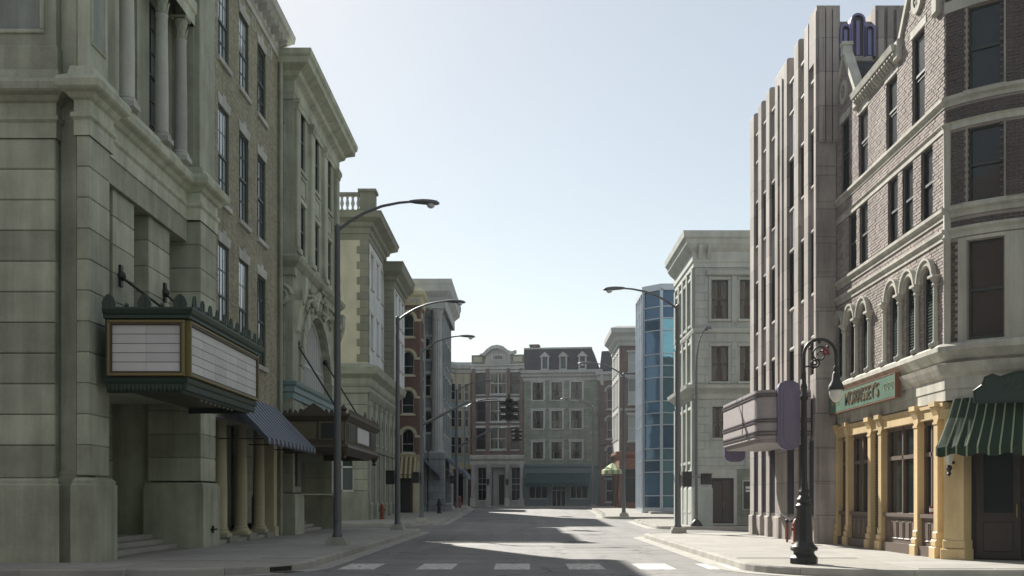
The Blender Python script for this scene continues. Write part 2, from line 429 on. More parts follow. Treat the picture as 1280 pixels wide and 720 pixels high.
def window(F, x, z, w, h, depth=.2, frame='frame_dark', pane='glass_dark', cols=1, rows=1, fw=.06, bar=.03, arch=False, mid=.5,
           sill=None, lintel=None, sillmat='white_trim', curtain=False, name='window'):
    """sash window: frame part with a pane per sash, sill and lintel as its sub-parts"""
    key = ('w', w, h, cols, rows, fw, bar, arch, mid, frame)
    me = cached(key, lambda: win_mesh(w, h, cols, rows, fw, bar, arch, mid).mesh('window', M[frame]))
    p = F.put(name, me, None, x, depth, z)
    if mid and not arch: zs = [(0, h*mid), (h*mid, h)]
    else: zs = [(0, h)]
    for a, b in zs:
        k = ('p', w, a, b, arch, pane)
        def mk():
            m = MB()
            if arch:
                m.poly([(-w/2+.01, 0, a), (w/2-.01, 0, a)] + [((w/2-.01)*math.cos(math.pi*i/12), 0, b+(w/2-.01)*math.sin(math.pi*i/12)) for i in range(13)])
            else: m.quad((-w/2+.01,0,a+.004),(w/2-.01,0,a+.004),(w/2-.01,0,b-.004),(-w/2+.01,0,b-.004))
            return m.mesh('pane', M[pane])
        pn = sub(p, 'pane', cached(k, mk), None, (0, -.015 if b != h else -.02, 0)); pn.rotation_euler = (TILT.uniform(-.006, .006), 0, TILT.uniform(-.012, .012))
    if curtain:
        def mc():
            m = MB(); N = 26; pts = []
            for i in range(N+1):
                t = i/N; pts.append((-w/2+w*t, .10 + .03*math.sin(t*40)))
            for i in range(N):
                t = (i+.5)/N
                if .40 < t < .60: continue
                lo = .05 + (.35*h if .3 < t < .7 else 0)
                m.quad((pts[i][0], pts[i][1], lo), (pts[i+1][0], pts[i+1][1], lo), (pts[i+1][0], pts[i+1][1], h), (pts[i][0], pts[i][1], h))
            return m.mesh('curtain', M['curtain'])
        sub(p, 'curtain', cached(('c', w, h), mc), None)
        sub(p, 'room_back', cached(('rb', w, h), lambda: MB().quad((-w/2-.4,.8,-.2),(w/2+.4,.8,-.2),(w/2+.4,.8,h+.2),(-w/2-.4,.8,h+.2)).mesh('room_back', M['room_dark'])), None)
    if sill:
        sw, sh, sp = sill
        sub(p, 'sill', cached(('s', w, sill, depth, sillmat), lambda: MB().block(-w/2-sw, w/2+sw, -depth-sp, .02-.03, -sh, -.002, .015).mesh('sill', M[sillmat])), None)
    if lintel:
        def ml():
            m = MB(); kind, lh, lp = lintel
            top = h+(w/2 if arch else 0)
            if kind == 'flat': m.block(-w/2-.12, w/2+.12, -depth-lp, -.03, h+.002, h+lh, .015)
            elif kind == 'hood':
                m.box(-w/2-.12, w/2+.12, -depth-lp*.4, -.03, h+.002, h+lh*.7); m.block(-w/2-.2, w/2+.2, -depth-lp, -.03, h+lh*.7, h+lh, .02)
            elif kind == 'key':
                m.prism([(-w/2-.03, h+.002), (w/2+.03, h+.002), (w/2+.16, h+lh*.72), (.17, h+lh*.72), (.2, h+lh), (-.2, h+lh), (-.17, h+lh*.72), (-w/2-.16, h+lh*.72)], -depth-lp, -.03, 'y')
            elif kind == 'arch': m.ring(0, h, w/2+.004, w/2+lh, 0, math.pi, 12, -depth-lp, -.03)
            elif kind == 'surround':
                m.box(-w/2-lh, -w/2-.002, -depth-lp, -.03, 0, h); m.box(w/2+.002, w/2+lh, -depth-lp, -.03, 0, h)
                m.box(-w/2-lh*1.2, w/2+lh*1.2, -depth-lp*1.2, -.03, h+.002, h+lh); m.block(-w/2-lh*1.7, w/2+lh*1.7, -depth-lp*2.4, -.03, h+lh, h+lh*1.5, .02)
            return m.mesh('lintel', M[sillmat])
        sub(p, 'lintel', cached(('l', w, h, lintel, depth, sillmat, arch), ml), None)
    return p
def blocks(F, x0, x1, z0, z1, nx, nz, mat, proud=.03, back=.2, gap=.012, bev=.02, stagger=True, y=0, holes=(), name='stone_block'):
    """ashlar courses, one object for each stone"""
    dz = (z1-z0)/nz; dx = (x1-x0)/nx
    for j in range(nz):
        cuts = [x0]
        off = dx/2 if (stagger and j % 2) else 0
        x = x0 + off if off else x0 + dx
        while x < x1 - 1e-4:
            cuts.append(x); x += dx
        cuts.append(x1)
        for a, b in zip(cuts, cuts[1:]):
            za, zb = z0+j*dz, z0+(j+1)*dz
            segs = [(a, b)]
            for h in holes:
                if h[3] > za+.02 and h[2] < zb-.02:
                    ns = []
                    for p, q in segs:
                        if h[1] <= p or h[0] >= q: ns.append((p, q)); continue
                        if h[0] > p: ns.append((p, h[0]))
                        if h[1] < q: ns.append((h[1], q))
                    segs = ns
            for p, q in segs:
                if q-p < .05: continue
                wdt = round(q-p, 3)
                me = cached(('b', wdt, round(dz, 3), proud, back, gap, bev, mat), lambda: MB().block(gap/2, wdt-gap/2, -proud, back, gap/2, dz-gap/2, bev).mesh(name, M[mat]))
                F.put(name, me, None, p, y, za)
def brickwork(F, x0, x1, z0, z1, holes, mat, bw=.205, bh=.064, gap=.012, proud=.012, singles=0, name='brick', inside=None, y=0, seed=1):
    """every brick a solid of its own; the first `singles` as objects, the rest joined"""
    rnd = random.Random(seed); mb = MB(); n = 0
    px, pz = bw+gap, bh+gap; nz = int((z1-z0)/pz)
    for j in range(nz):
        z = z0+j*pz; x = x0 - (px/2 if j % 2 else 0)
        while x < x1:
            a, b = max(x, x0), min(x+bw, x1); x += px
            if b-a < .03: continue
            segs = [(a, b)]
            for h in holes:
                top = h[3]
                if z+bh <= h[2]: continue
                if len(h) > 4 and h[4]:
                    r = (h[1]-h[0])/2; xc = (h[0]+h[1])/2
                    if z >= top + r: continue
                    zz = max(0, z-top); hw = math.sqrt(max(0, r*r-zz*zz)); lo, hi = xc-hw, xc+hw
                else:
                    if z >= top: continue
                    lo, hi = h[0], h[1]
                ns = []
                for p, q in segs:
                    if hi <= p or lo >= q: ns.append((p, q)); continue
                    if lo > p: ns.append((p, lo))
                    if hi < q: ns.append((hi, q))
                segs = ns
            for p, q in segs:
                if q-p < .025: continue
                if inside and not inside((p+q)/2, z+bh): continue
                d = proud*(.6+.8*rnd.random()); mb.block(p, q, y-d, y+.02, z, z+bh, .004); n += 1
    o = F.put('brickwork', mb, M[mat]); o['kind'] = 'stuff'
    return o
# ================================================================ GROUND
def asphalt(name, col):
    m, n, l, b = nmat(name)
    pos = n.new('ShaderNodeNewGeometry').outputs['Position']
    f1 = noise(n, l, pos, .25, 6, .65); f2 = noise(n, l, pos, 60, 2); f3 = noise(n, l, scaled(n, l, pos, (1.4, .06, 1)), 1, 4)
    f4 = noise(n, l, pos, 2.2, 6, .7)
    vo = n.new('ShaderNodeTexVoronoi'); vo.feature = 'DISTANCE_TO_EDGE'; vo.inputs['Scale'].default_value = .22
    wob = n.new('ShaderNodeTexNoise'); wob.inputs['Scale'].default_value = 1.1; wob.inputs['Detail'].default_value = 5; l.new(pos, wob.inputs['Vector'])
    ad = n.new('ShaderNodeVectorMath'); ad.operation = 'MULTIPLY_ADD'; l.new(wob.outputs['Color'], ad.inputs[0]); ad.inputs[1].default_value = (1.6, 1.6, 0); l.new(pos, ad.inputs[2])
    l.new(ad.outputs[0], vo.inputs['Vector'])
    crack = math_n(n, l, 'LESS_THAN', vo.outputs['Distance'], .008)
    f = math_n(n, l, 'MULTIPLY', math_n(n, l, 'MULTIPLY_ADD', f1, 1.0, .5), math_n(n, l, 'MULTIPLY_ADD', f3, .8, .6))
    f = math_n(n, l, 'MULTIPLY', f, math_n(n, l, 'MULTIPLY_ADD', f2, .8, .6))
    f = math_n(n, l, 'MULTIPLY', f, math_n(n, l, 'MULTIPLY_ADD', f4, .8, .6))
    f = math_n(n, l, 'MULTIPLY', f, math_n(n, l, 'MULTIPLY_ADD', crack, -.55, 1))
    mx = n.new('ShaderNodeVectorMath'); mx.operation = 'SCALE'; mx.inputs[0].default_value = col; l.new(f, mx.inputs['Scale'])
    l.new(mx.outputs[0], b.inputs['Base Color']); b.inputs['Roughness'].default_value = .72; b.inputs['Specular IOR Level'].default_value = .4
    bp = n.new('ShaderNodeBump'); bp.inputs['Strength'].default_value = .5; bp.inputs['Distance'].default_value = .01
    l.new(math_n(n, l, 'SUBTRACT', f2, crack), bp.inputs['Height']); l.new(bp.outputs[0], b.inputs['Normal'])
    return m
M['asphalt'] = asphalt('worn_asphalt', (.175, .17, .163))
M['tar'] = paint('old_tar', (.05, .048, .045), rough=.6, var=.3)
M['patch'] = asphalt('patched_asphalt', (.14, .137, .132))
M['earth'] = stone('bare_ground', (.16, .15, .12))
M['slab'] = stone('pavement_slab', (.35, .34, .315), var=.14, streak=0.0, blotch=.14, obj_var=.07, scale=1.6, bump=.2)
M['pave_joint'] = stone('pavement_bed', (.30, .29, .26), var=.15, streak=0.0, blotch=.15, bump=.3)
M['kerb'] = stone('kerb_concrete', (.35, .34, .31), var=.2, streak=0, blotch=.14, scale=1.3)
def worn_paint():
    m, n, l, b = nmat('worn_white_road_paint')
    pos = n.new('ShaderNodeNewGeometry').outputs['Position']
    f = noise(n, l, pos, 7, 6, .75); t = n.new('ShaderNodeMapRange'); l.new(f, t.inputs[0]); t.inputs[1].default_value = .36; t.inputs[2].default_value = .54
    mx = n.new('ShaderNodeMix'); mx.data_type = 'RGBA'; l.new(t.outputs[0], mx.inputs[0])
    mx.inputs[6].default_value = (.16, .16, .15, 1); mx.inputs[7].default_value = (.66, .65, .60, 1)
    l.new(mx.outputs[2], b.inputs['Base Color']); b.inputs['Roughness'].default_value = .75
    return m
M['white_mark'] = worn_paint()

ys = [-60 + i*2 for i in range(0, 131)]
g = MB()
gy = [-1500] + ys + [2500]
for a, b in zip(gy, gy[1:]):
    g.quad((-2500, a, gz(a)-.03), (2500, a, gz(a)-.03), (2500, b, gz(b)-.03), (-2500, b, gz(b)-.03))
o = link('ground', g.mesh('ground', M['earth'])); o['kind'] = 'structure'
g = MB()
for a, b in zip(ys, ys[1:]):
    for x in range(-80, 80, 16): g.quad((x, a, gz(a)), (x+16, a, gz(a)), (x+16, b, gz(b)), (x, b, gz(b)))
road = link('road', g.mesh('road', M['asphalt'])); road['kind'] = 'structure'
for X in (-3.6, -1.92, -.26, 1.35, 2.87, 4.34):
    m = MB().quad((-.39, -1.08, 0), (.39, -1.08, 0), (.39, 1.08, 0), (-.39, 1.08, 0))
    link('crosswalk_bar', cached('bar', lambda: m.mesh('crosswalk_bar', M['white_mark'])), road, (X, 24.9, .005))
# tar patch seams and a dark disc in the road
mh = MB().lathe([(.36, .004), (.36, .012), (.30, .012), (.30, .008), (.02, .008)], 0, 0, 24)
link('dark_road_disc', mh.mesh('dark_road_disc', M['iron']), road, (1.9, 39.5, 0))
rs_ = random.Random(11)
for y, x0, x1 in ((31.2, -1.0, 4.5), (33.0, .5, 4.6), (36.4, -4.4, 4.5), (43.5, -3.5, 4.2), (28.3, -4.4, 1.0), (52.0, -2.0, 5.0)):
    m = MB(); n_ = 24; yy = y; P_ = []
    for i in range(n_+1):
        yy += rs_.uniform(-.06, .06); P_.append((x0+(x1-x0)*i/n_, yy, rs_.uniform(.025, .06)))
    for p, q in zip(P_, P_[1:]): m.quad((p[0], p[1]-p[2], gz(y)+.004), (q[0], q[1]-q[2], gz(y)+.004), (q[0], q[1]+q[2], gz(y)+.004), (p[0], p[1]+p[2], gz(y)+.004))
    link('tar_seam', m.mesh('tar_seam', M['tar']), road)
for x0, x1, y0, y1 in ((1.2, 3.6, 34.0, 35.6), (-3.9, -2.6, 38, 45), (2.4, 3.9, 46, 48.5)):
    link('asphalt_patch', MB().poly([(x0+.1, y0, .0035), (x1, y0+.12, .0035), (x1-.08, y1, .0035), (x0, y1-.1, .0035)]).mesh('asphalt_patch', M['patch']), road)
def arc(cx, cy, r, a0, a1, n=10):
    return [(cx+r*math.cos(R(a0+(a1-a0)*i/n)), cy+r*math.sin(R(a0+(a1-a0)*i/n))) for i in range(n+1)]
def pavement(name, poly, kerbpath, slabs=None):
    bm = bmesh.new()
    vs = [bm.verts.new((x, y, .15)) for x, y in poly]; f = bm.faces.new(vs)
    r = bmesh.ops.extrude_face_region(bm, geom=[f])
    for v in [e for e in r['geom'] if isinstance(e, bmesh.types.BMVert)]: v.co.z = -.1
    y0 = min(p[1] for p in poly); y1 = max(p[1] for p in poly)
    y = math.ceil(y0) + 1
    while y < y1:
        if y > 48: bmesh.ops.bisect_plane(bm, geom=bm.verts[:]+bm.edges[:]+bm.faces[:], plane_co=(0, y, 0), plane_no=(0, 1, 0))
        y += 3
    for v in bm.verts: v.co.z += gz(v.co.y)
    bmesh.ops.recalc_face_normals(bm, faces=bm.faces)
    me = bpy.data.meshes.new(name); bm.to_mesh(me); bm.free(); me.materials.append(M['pave_joint'])
    o = link(name, me); o['kind'] = 'structure'
    pts = []
    for a, b in zip(kerbpath, kerbpath[1:]):
        L = math.hypot(b[0]-a[0], b[1]-a[1]); n = max(1, int(L/2.0))
        pts += [(a[0]+(b[0]-a[0])*i/n, a[1]+(b[1]-a[1])*i/n) for i in range(n)]
    pts.append(kerbpath[-1])
    # kerb stones, each a piece of its own along the path, and the gutter strip below them
    i = 0
    while i < len(pts)-1:
        j = min(i+1, len(pts)-1); L = 0
        while j < len(pts)-1 and L < 1.9:
            L = sum(math.dist(pts[k], pts[k+1]) for k in range(i, j)); 
            if L < 1.9: j += 1
        seg = pts[i:j+1]
        if len(seg) >= 2:
            (ax, ay), (bx, by) = seg[0], seg[1]; d = math.dist(seg[0], seg[1]); seg[0] = (ax+(bx-ax)/d*.006, ay+(by-ay)/d*.006)
            zz = gz((seg[0][1]+seg[-1][1])/2)
            kb = MB().sweep([(-.17, -.05), (.035, -.05), (.02, .13), (0, .158), (-.17, .160)], seg)
            k = kb.mesh('kerb_stone', M['kerb']); c = link('kerb_stone', k, o, (0, 0, zz))
        i = j
    gt = MB(); prof_in, prof_out = .035, .48
    for s in range(2):
        pass
    gt.sweep([(.03, .001), (.45, .006), (.45, .001)], pts)
    for q, v in enumerate(gt.v): gt.v[q] = (v[0], v[1], v[2]+gz(v[1])+.002)
    link('gutter', gt.mesh('gutter', M['kerb']), o)
    if slabs:
        for (x0, x1, y0, y1, nx, ny) in slabs:
            dx, dy = (x1-x0)/nx, (y1-y0)/ny
            for a in range(nx):
                for b in range(ny):
                    def mk():
                        m = MB(); bb = .007
                        m.quad((bb*2, bb*2, .010), (dx-bb*2, bb*2, .010), (dx-bb*2, dy-bb*2, .010), (bb*2, dy-bb*2, .010))
                        P = [(bb, bb), (dx-bb, bb), (dx-bb, dy-bb), (bb, dy-bb)]; Q = [(bb*2, bb*2), (dx-bb*2, bb*2), (dx-bb*2, dy-bb*2), (bb*2, dy-bb*2)]
                        for k in range(4):
                            kk = (k+1) % 4; m.quad((*P[k], 0), (*P[kk], 0), (*Q[kk], .010), (*Q[k], .010))
                        return m.mesh('paving_slab', M['slab'])
                    link('paving_slab', cached(('slab', round(dx, 3), round(dy, 3)), mk), o, (x0+a*dx, y0+b*dy, .152+gz(y0+b*dy)))
    return o
KX = 4.65
# near-left block: kerb runs along the crossing street, round the corner, up the street and into the side street
kl = [(-40, 21.4), (-7.6, 21.4)] + arc(-7.65, 24.4, 3.0, -90, 0) + [(-KX, 50.0)] + arc(-7.15, 50.0, 2.5, 0, 90)[1:] + [(-40, 52.5)]
pavement('pavement_near_left', kl + [(-40, 30)], kl, [(-9.0, -6.0, 24.6, 51, 2, 18), (-20, -9.5, 21.8, 23.6, 7, 1), (-9.5, -8.0, 21.8, 24.6, 1, 2), (-6.0, -4.85, 25.6, 49.6, 1, 16)])
kr = [(40, 45.6), (7.2, 45.6)] + arc(7.2, 43.05, 2.55, 90, 180)[1:] + [(KX, 24.0)] + arc(7.4, 24.0, 2.75, 180, 270)[1:] + [(40, 21.25)]
pavement('pavement_near_right', kr + [(40, 30)], kr, [(6.2, 9.6, 25.6, 44.6, 2, 12), (4.85, 6.2, 25.6, 42.4, 1, 11), (7.6, 18, 21.6, 25.6, 7, 3)])
kl2 = [(-40, 60.0), (-8.2, 60.0)] + arc(-8.2, 63.5, 3.5, -90, 0)[1:] + [(-4.7, 88), (-4.9, 100)] + arc(-8.9, 104, 4.0, 0, 90)[1:] + [(-40, 108)]
pavement('pavement_far_left', kl2 + [(-40, 80)], kl2, [(-9.2, -6.6, 67, 88, 2, 14)])
kr2 = [(40, 72), (9.0, 72)] + [(7.6, 71)] + [(7.6, 54)] + [(8.0, 53)] + [(40, 52.8)]
kr2 = [(40, 68.6), (8.2, 68.6)] + arc(8.2, 67.0, 1.6, 90, 180)[1:] + [(6.6, 56.4)] + arc(8.6, 56.4, 2.0, 180, 270)[1:] + [(40, 54.4)]
pavement('pavement_mid_right', kr2, kr2, [(7.2, 16, 54.8, 55.6, 6, 1)])
kr3 = [(40, 106), (9, 106)] + arc(9, 103, 3.0, 90, 180)[1:] + [(6.0, 100)] + [(5.6, 80)] + [(5.2, 74)] + arc(7.4, 74, 2.2, 180, 270)[1:] + [(40, 71.8)]
pavement('pavement_far_right', kr3, kr3)
ke = [(-40, 119.5), (-8, 120.2), (8, 118.4), (14, 116.5), (40, 108.5)]
pavement('pavement_street_end', [(-40, 119.5)] + ke[1:] + [(40, 150), (-40, 150)], ke)
# storm drain in the near-left kerb
dr = MB().box(-.32, .32, -.03, .1, .03, .12).box(-.28, .28, -.4, -.04, .009, .014)
link('storm_drain', dr.mesh('storm_drain', M['iron']), bpy.data.objects['pavement_near_left'], (-5.0, 22.99, 0), R(62))
# ================================================================ LEFT SIDE
def capital(mb, cx, cy, z, r, h):
    """leafy bell capital: bell, two rings of curled leaves, corner scrolls, abacus"""
    mb.lathe([(r*.95, z), (r*1.1, z+.02), (r*.95, z+.05), (r*1.0, z+h*.5), (r*1.25, z+h*.86)], cx, cy, 12)
    for lvl, (zz, n, off) in enumerate(((z+.06, 8, 0), (z+h*.38, 8, .5))):
        for k in range(n):
            a = 2*math.pi*(k+off)/n; c, s = math.cos(a), math.sin(a); t = r*.26
            P = []
            for rr, dz, ww in ((.98, 0, 1.0), (1.08, h*.22, 1.1), (1.32, h*.40, .8), (1.48, h*.36, .4)):
                P.append(((cx+c*r*rr - s*t*ww, cy+s*r*rr + c*t*ww, zz+dz), (cx+c*r*rr + s*t*ww, cy+s*r*rr - c*t*ww, zz+dz)))
            for p, q in zip(P, P[1:]): mb.quad(p[0], p[1], q[1], q[0])
    for sx in (-1, 1):
        for sy in (-1, 1): mb.ball((cx+sx*r*1.1, cy+sy*r*1.1, z+h*.86), r*.2, 8)
    q = r*1.38; mb.box(cx-q, cx+q, cy-q, cy+q, z+h*.9, z+h)
def column(root, cx, cy, z0, z1, r, mat, cap=.0, capmat=None, base=True, flute=0, name='column'):
    m = MB(); zb = z0+.28 if base else z0
    zt = z1-cap
    m.lathe([(r, zb), (r*1.0, zb+(zt-zb)*.33), (r*.86, zt-.08), (r*.95, zt-.06), (r*.95, zt)], cx, cy, 28 if flute else 20, flute=flute)
    o = wput(root, name, m, M[mat])
    if base:
        b = MB().box(cx-r*1.4, cx+r*1.4, cy-r*1.4, cy+r*1.4, z0, z0+.12)
        b.lathe([(r*1.36, z0+.12), (r*1.38, z0+.16), (r*1.3, z0+.2), (r*1.1, z0+.22), (r*1.18, z0+.25), (r*1.02, z0+.29)], cx, cy, 20)
        wput(root, 'column_base', b, M[mat], o)
    if cap:
        c = MB(); capital(c, cx, cy, zt, r*.9, cap); wput(root, 'capital', c, M[capmat or mat], o)
    return o
def pier(root, x0, x1, y0, y1, zs, mat, plinth=None, name='stone_block', gap=.014):
    """square pier laid in courses, one object for each course stone"""
    for a, b in zip(zs, zs[1:]):
        def mk():
            m = MB(); g = gap/2; bb = .016; w_, d_, h_ = x1-x0, y1-y0, b-a
            i = [(bb, bb, g), (w_-bb, bb, g), (w_-bb, d_-bb, g), (bb, d_-bb, g)]
            lv = [(bb, g), (0, g+bb), (0, h_-g-bb), (bb, h_-g)]
            rg = [[(e, e, z), (w_-e, e, z), (w_-e, d_-e, z), (e, d_-e, z)] for e, z in lv]
            for p, q in zip(rg, rg[1:]):
                for k in range(4): m.quad(p[k], p[(k+1) % 4], q[(k+1) % 4], q[k])
            m.poly(rg[0][::-1]); m.poly(rg[-1]); return m.mesh(name, M[mat])
        me = cached(('pier', round(x1-x0, 3), round(y1-y0, 3), round(b-a, 3), mat), mk)
        link(name, me, root, Vector((x0, y0, a)) - Vector(root.location))
    c = MB().box(x0+.03, x1-.03, y0+.03, y1-.03, zs[0], zs[-1]); wput(root, 'pier_core', c, M[mat])
    if plinth:
        e, zt = plinth
        m = MB().sweep([(0, .1), (e, .1), (e, zt-.12), (e*.8, zt-.1), (e*.8, zt-.05), (e*.3, zt), (0, zt)], [(x0, y1), (x0, y0), (x1, y0), (x1, y1)], closed=True)
        wput(root, 'plinth', m, M[mat])

# ---------------------------------------------------------------- L1 theatre
T = thing('theatre_building', 'olive limestone theatre with banded corner piers and columned upper loggia', 'building', (-9.2, 23.9, .15))
mt = M['theatre']
ZC = [2.65 + .655*i for i in range(11)]
wput(T, 'building_core', MB().box(-24, -11.6, 24.5, 32.5, 0, 19).box(-11.65, -10.3, 24.5, 32.5, 8.75, 19).box(-11.65, -10.05, 24.3, 25.0, .1, 8.8), mt)
F0 = Face(T, -20, 23.9, 0)        # face towards the crossing
wput(T, 'front_wall', MB().box(-24, -10.03, 24.0, 24.45, .1, 18.98), mt)
for a, b in zip(ZC, ZC[1:]):
    blocks(F0, 0, 10.0, a, b, 4, 1, 'theatre', proud=.05, back=.1, bev=.022, stagger=False, y=.05)
blocks(F0, 0, 10.0, 1.95, 2.65, 4, 1, 'theatre', proud=.04, back=.1, bev=.022, stagger=False, y=.05)
PL = [(0, .1), (.1, .1), (.1, 1.8), (.07, 1.83), (.07, 1.9), (.0, 1.96)]
wput(T, 'plinth', MB().sweep(PL, [(-24, 23.95), (-10.0, 23.95), (-10.0, 24.3)]), mt)
# recessed strip with its own plinth
st = MB(); st.sweep([(0, .1), (.0, 19), (-.3, 19), (-.3, .1)], [(-10.15, 24.3), (-9.98, 24.16), (-9.66, 24.16), (-9.52, 24.3)])
wput(T, 'recessed_strip', st, mt)
wput(T, 'plinth', MB().sweep([(0, .1), (.09, .1), (.09, 1.95), (.06, 1.98), (.06, 2.06), (0, 2.12)], [(-10.12, 24.3), (-9.98, 24.14), (-9.64, 24.14), (-9.5, 24.3)]), mt)
# corner pier
pier(T, -9.46, -9.2, 23.7, 24.85, [2.0] + ZC, 'theatre')
wput(T, 'pier_core', MB().box(-10.3, -9.25, 24.2, 24.84, .1, 19), mt)
wput(T, 'recess_wall', MB().box(-11.6, -10.38, 31.2, 32.4, .1, 8.7), mt)
wput(T, 'plinth', MB().sweep(PL, [(-9.46, 24.3), (-9.46, 23.7), (-9.17, 23.7), (-9.17, 24.88), (-10, 24.88)]), mt)
CP = [(0, 9.2), (.035, 9.2), (.035, 9.52), (.09, 9.58), (.09, 9.66), (.03, 9.7), (.03, 9.94), (.10, 9.98), (.16, 10.07), (.27, 10.12), (.31, 10.16), (.33, 10.3), (.29, 10.37), (.13, 10.46), (.09, 10.64), (0, 10.64)]
wput(T, 'cornice', MB().sweep(CP, [(-24, 23.9), (-10.0, 23.9), (-10.0, 24.3)]), mt)
wput(T, 'cornice', MB().sweep(CP, [(-9.48, 24.3), (-9.48, 23.7), (-9.2, 23.7), (-9.2, 25.0), (-9.32, 25.0), (-9.32, 30.9), (-8.95, 30.9), (-8.95, 32.58), (-9.6, 32.58)]), mt)
# upper corner walls with sunk panels
up = MB().box(-24, -10.0, 23.94, 24.3, 10.6, 19)
up.sweep([(0, 10.6), (.05, 10.6), (.05, 11.15), (0, 11.2)], [(-24, 23.94), (-10.0, 23.94), (-10, 24.3)])
wput(T, 'upper_wall', up, mt)
def panel_frame(x0, x1, z0, z1, t=.09, p=.05):
    m = MB()
    for a, b, c, d in ((x0, x1, z0, z0+t), (x0, x1, z1-t, z1), (x0, x0+t, z0+t, z1-t), (x1-t, x1, z0+t, z1-t)): m.block(a, b, -p, .0, c, d, .02)
    return m
M['panel_blue'] = stone('weathered_panel', (.25, .275, .25), streak=.3, blotch=.2)
F0.put('panel_frame', panel_frame(8.6, 9.75, 11.45, 16), mt, 0, .04, 0)
F0.put('sunk_panel', MB().box(8.7, 9.65, -.005, .02, 11.55, 15.9), M['panel_blue'], 0, .04, 0)
wput(T, 'upper_pier', MB().box(-9.46, -9.24, 23.74, 24.85, 10.6, 19), mt)
FS = Face(T, -9.2, 23.7, R(90))   # street face
FS.put('panel_frame', panel_frame(.18, 1.0, 11.2, 16, .07, .04), mt, 0, .04, 0)
FS.put('sunk_panel', MB().box(.24, .94, -.006, .02, 11.26, 15.9), M['panel_blue'], 0, .04, 0)
# entrance recess: back wall, second corner pier, steps, ceiling
for a in range(12):
    z0, z1 = .6+.655*a, .6+.655*(a+1)
    FB = Face(T, -11.4, 24.9, R(90)); blocks(FB, 0, 6.1, z0, z1, 3, 1, 'theatre', proud=.03, back=.15, bev=.02, stagger=False)
pier(T, -10.4, -8.95, 31.0, 32.5, [2.0] + ZC, 'theatre', plinth=(.1, 1.96))
for k in range(3):
    st = MB().block(0, 6.0, 0, 3.0, 0, .13, .012)
    link('step', st.mesh('step', M['slab']), T, Vector((-9.55-.34*k, 24.9, .15+.13*k)) - Vector(T.location), R(90))
wput(T, 'lintel_beam', MB().box(-10.35, -9.32, 24.86, 30.98, 8.62, 9.3), mt)
wput(T, 'ceiling', MB().box(-11.4, -8.97, 24.9, 30.96, 4.12, 4.3), M['theatre'])
ZU = [4.3, 4.75, 5.4, 6.05, 6.7, 7.35, 8.0, 8.62]
pier(T, -10.2, -9.42, 25.65, 27.05, ZU, 'theatre'); pier(T, -10.2, -9.42, 28.1, 29.75, ZU, 'theatre')
FW = Face(T, -9.95, 24.9, R(90))
FW.put('loggia_wall', MB().wall(0, 6.1, 4.3, 8.62, [(2.2, 3.15, 4.8, 8.4), (4.9, 5.8, 4.8, 8.4)], .15), mt)
for xx in (2.675, 5.35): window(FW, xx, 4.8, .94, 3.6, .12, 'frame_gold', 'glass_dark', 2, 4, fw=.1, bar=.04, mid=None)
# upper loggia with columns
FU = Face(T, -9.72, 24.85, R(90))
hl = [(2.05, 3.3, 10.75, 14.6), (4.2, 5.2, 10.75, 14.6)]
FU.put('loggia_wall', MB().wall(-.1, 7.7, 10.5, 19, hl, .2), mt)
for a, b, c, d in hl: window(FU, (a+b)/2, c, b-a, d-c, .16, 'frame_dark', 'glass_grey', 2, 6, fw=.07, bar=.035, mid=.5)
for yy in (26.25, 28.75, 30.35): column(T, -9.3, yy, 10.64, 14.55, .17, 'theatre_col', .62, 'theatre')
wput(T, 'entablature', MB().sweep([(0, 14.55), (.02, 14.55), (.02, 14.85), (.06, 14.9), (.06, 15.2), (0, 15.2), (0, 15.7), (.1, 15.75), (.35, 15.95), (.42, 16.2), (0, 16.25)], [(-9.1, 24.9), (-9.1, 30.9), (-9.6, 30.9)]), mt)
wput(T, 'upper_wall', MB().box(-9.7, -9.15, 24.86, 32.5, 16.2, 19), mt)
wput(T, 'upper_pier', MB().box(-9.7, -8.98, 31.0, 32.5, 10.6, 19).box(-9.72, -9.12, 30.9, 30.99, 10.6, 14.6), mt)
# small foot latch on the pier
wput(T, 'wall_latch', MB().box(-8.86, -8.80, 31.75, 31.82, .55, .75).box(-8.86, -8.74, 31.62, 31.95, .62, .67), M['iron'])

# ---------------------------------------------------------------- marquee of the theatre
Q = thing('theatre_marquee', 'green and gold theatre marquee with blank white letter boards and leafy cresting', 'marquee', (-8.9, 24.0, 3.8))
def marquee_box(Q, x0, x1, y0, y1, z0, z1):
    wput(Q, 'canopy_box', MB().box(x0, x1, y0, y1, z0, z1), M['green_metal'])
    return Q
X0, X1, Y0, Y1 = -9.0, -7.2, 24.0, 30.3
wput(Q, 'canopy_box', MB().box(X0, X1-.06, Y0+.06, Y1, 4.06, 5.42), M['green_metal'])
pa = [(X0, Y0), (X1, Y0), (X1, Y1), (X0, Y1)]
wput(Q, 'cornice', MB().sweep([(0, 5.36), (.05, 5.38), (.05, 5.44), (.1, 5.48), (.14, 5.56), (.14, 5.6), (0, 5.62)], pa), M['green_metal'])
wput(Q, 'skirt', MB().sweep([(-.04, 4.06), (0, 4.1), (-.03, 4.02), (-.14, 3.9), (-.2, 3.8), (-.26, 3.8), (-.26, 4.06)], pa), M['green_metal'])
wput(Q, 'soffit', MB().box(X0, X1-.2, Y0+.2, Y1-.1, 3.94, 4.0), M['bronze'])
ff = Face(Q, X0, Y0, 0); fs = Face(Q, X1, Y0, R(90))
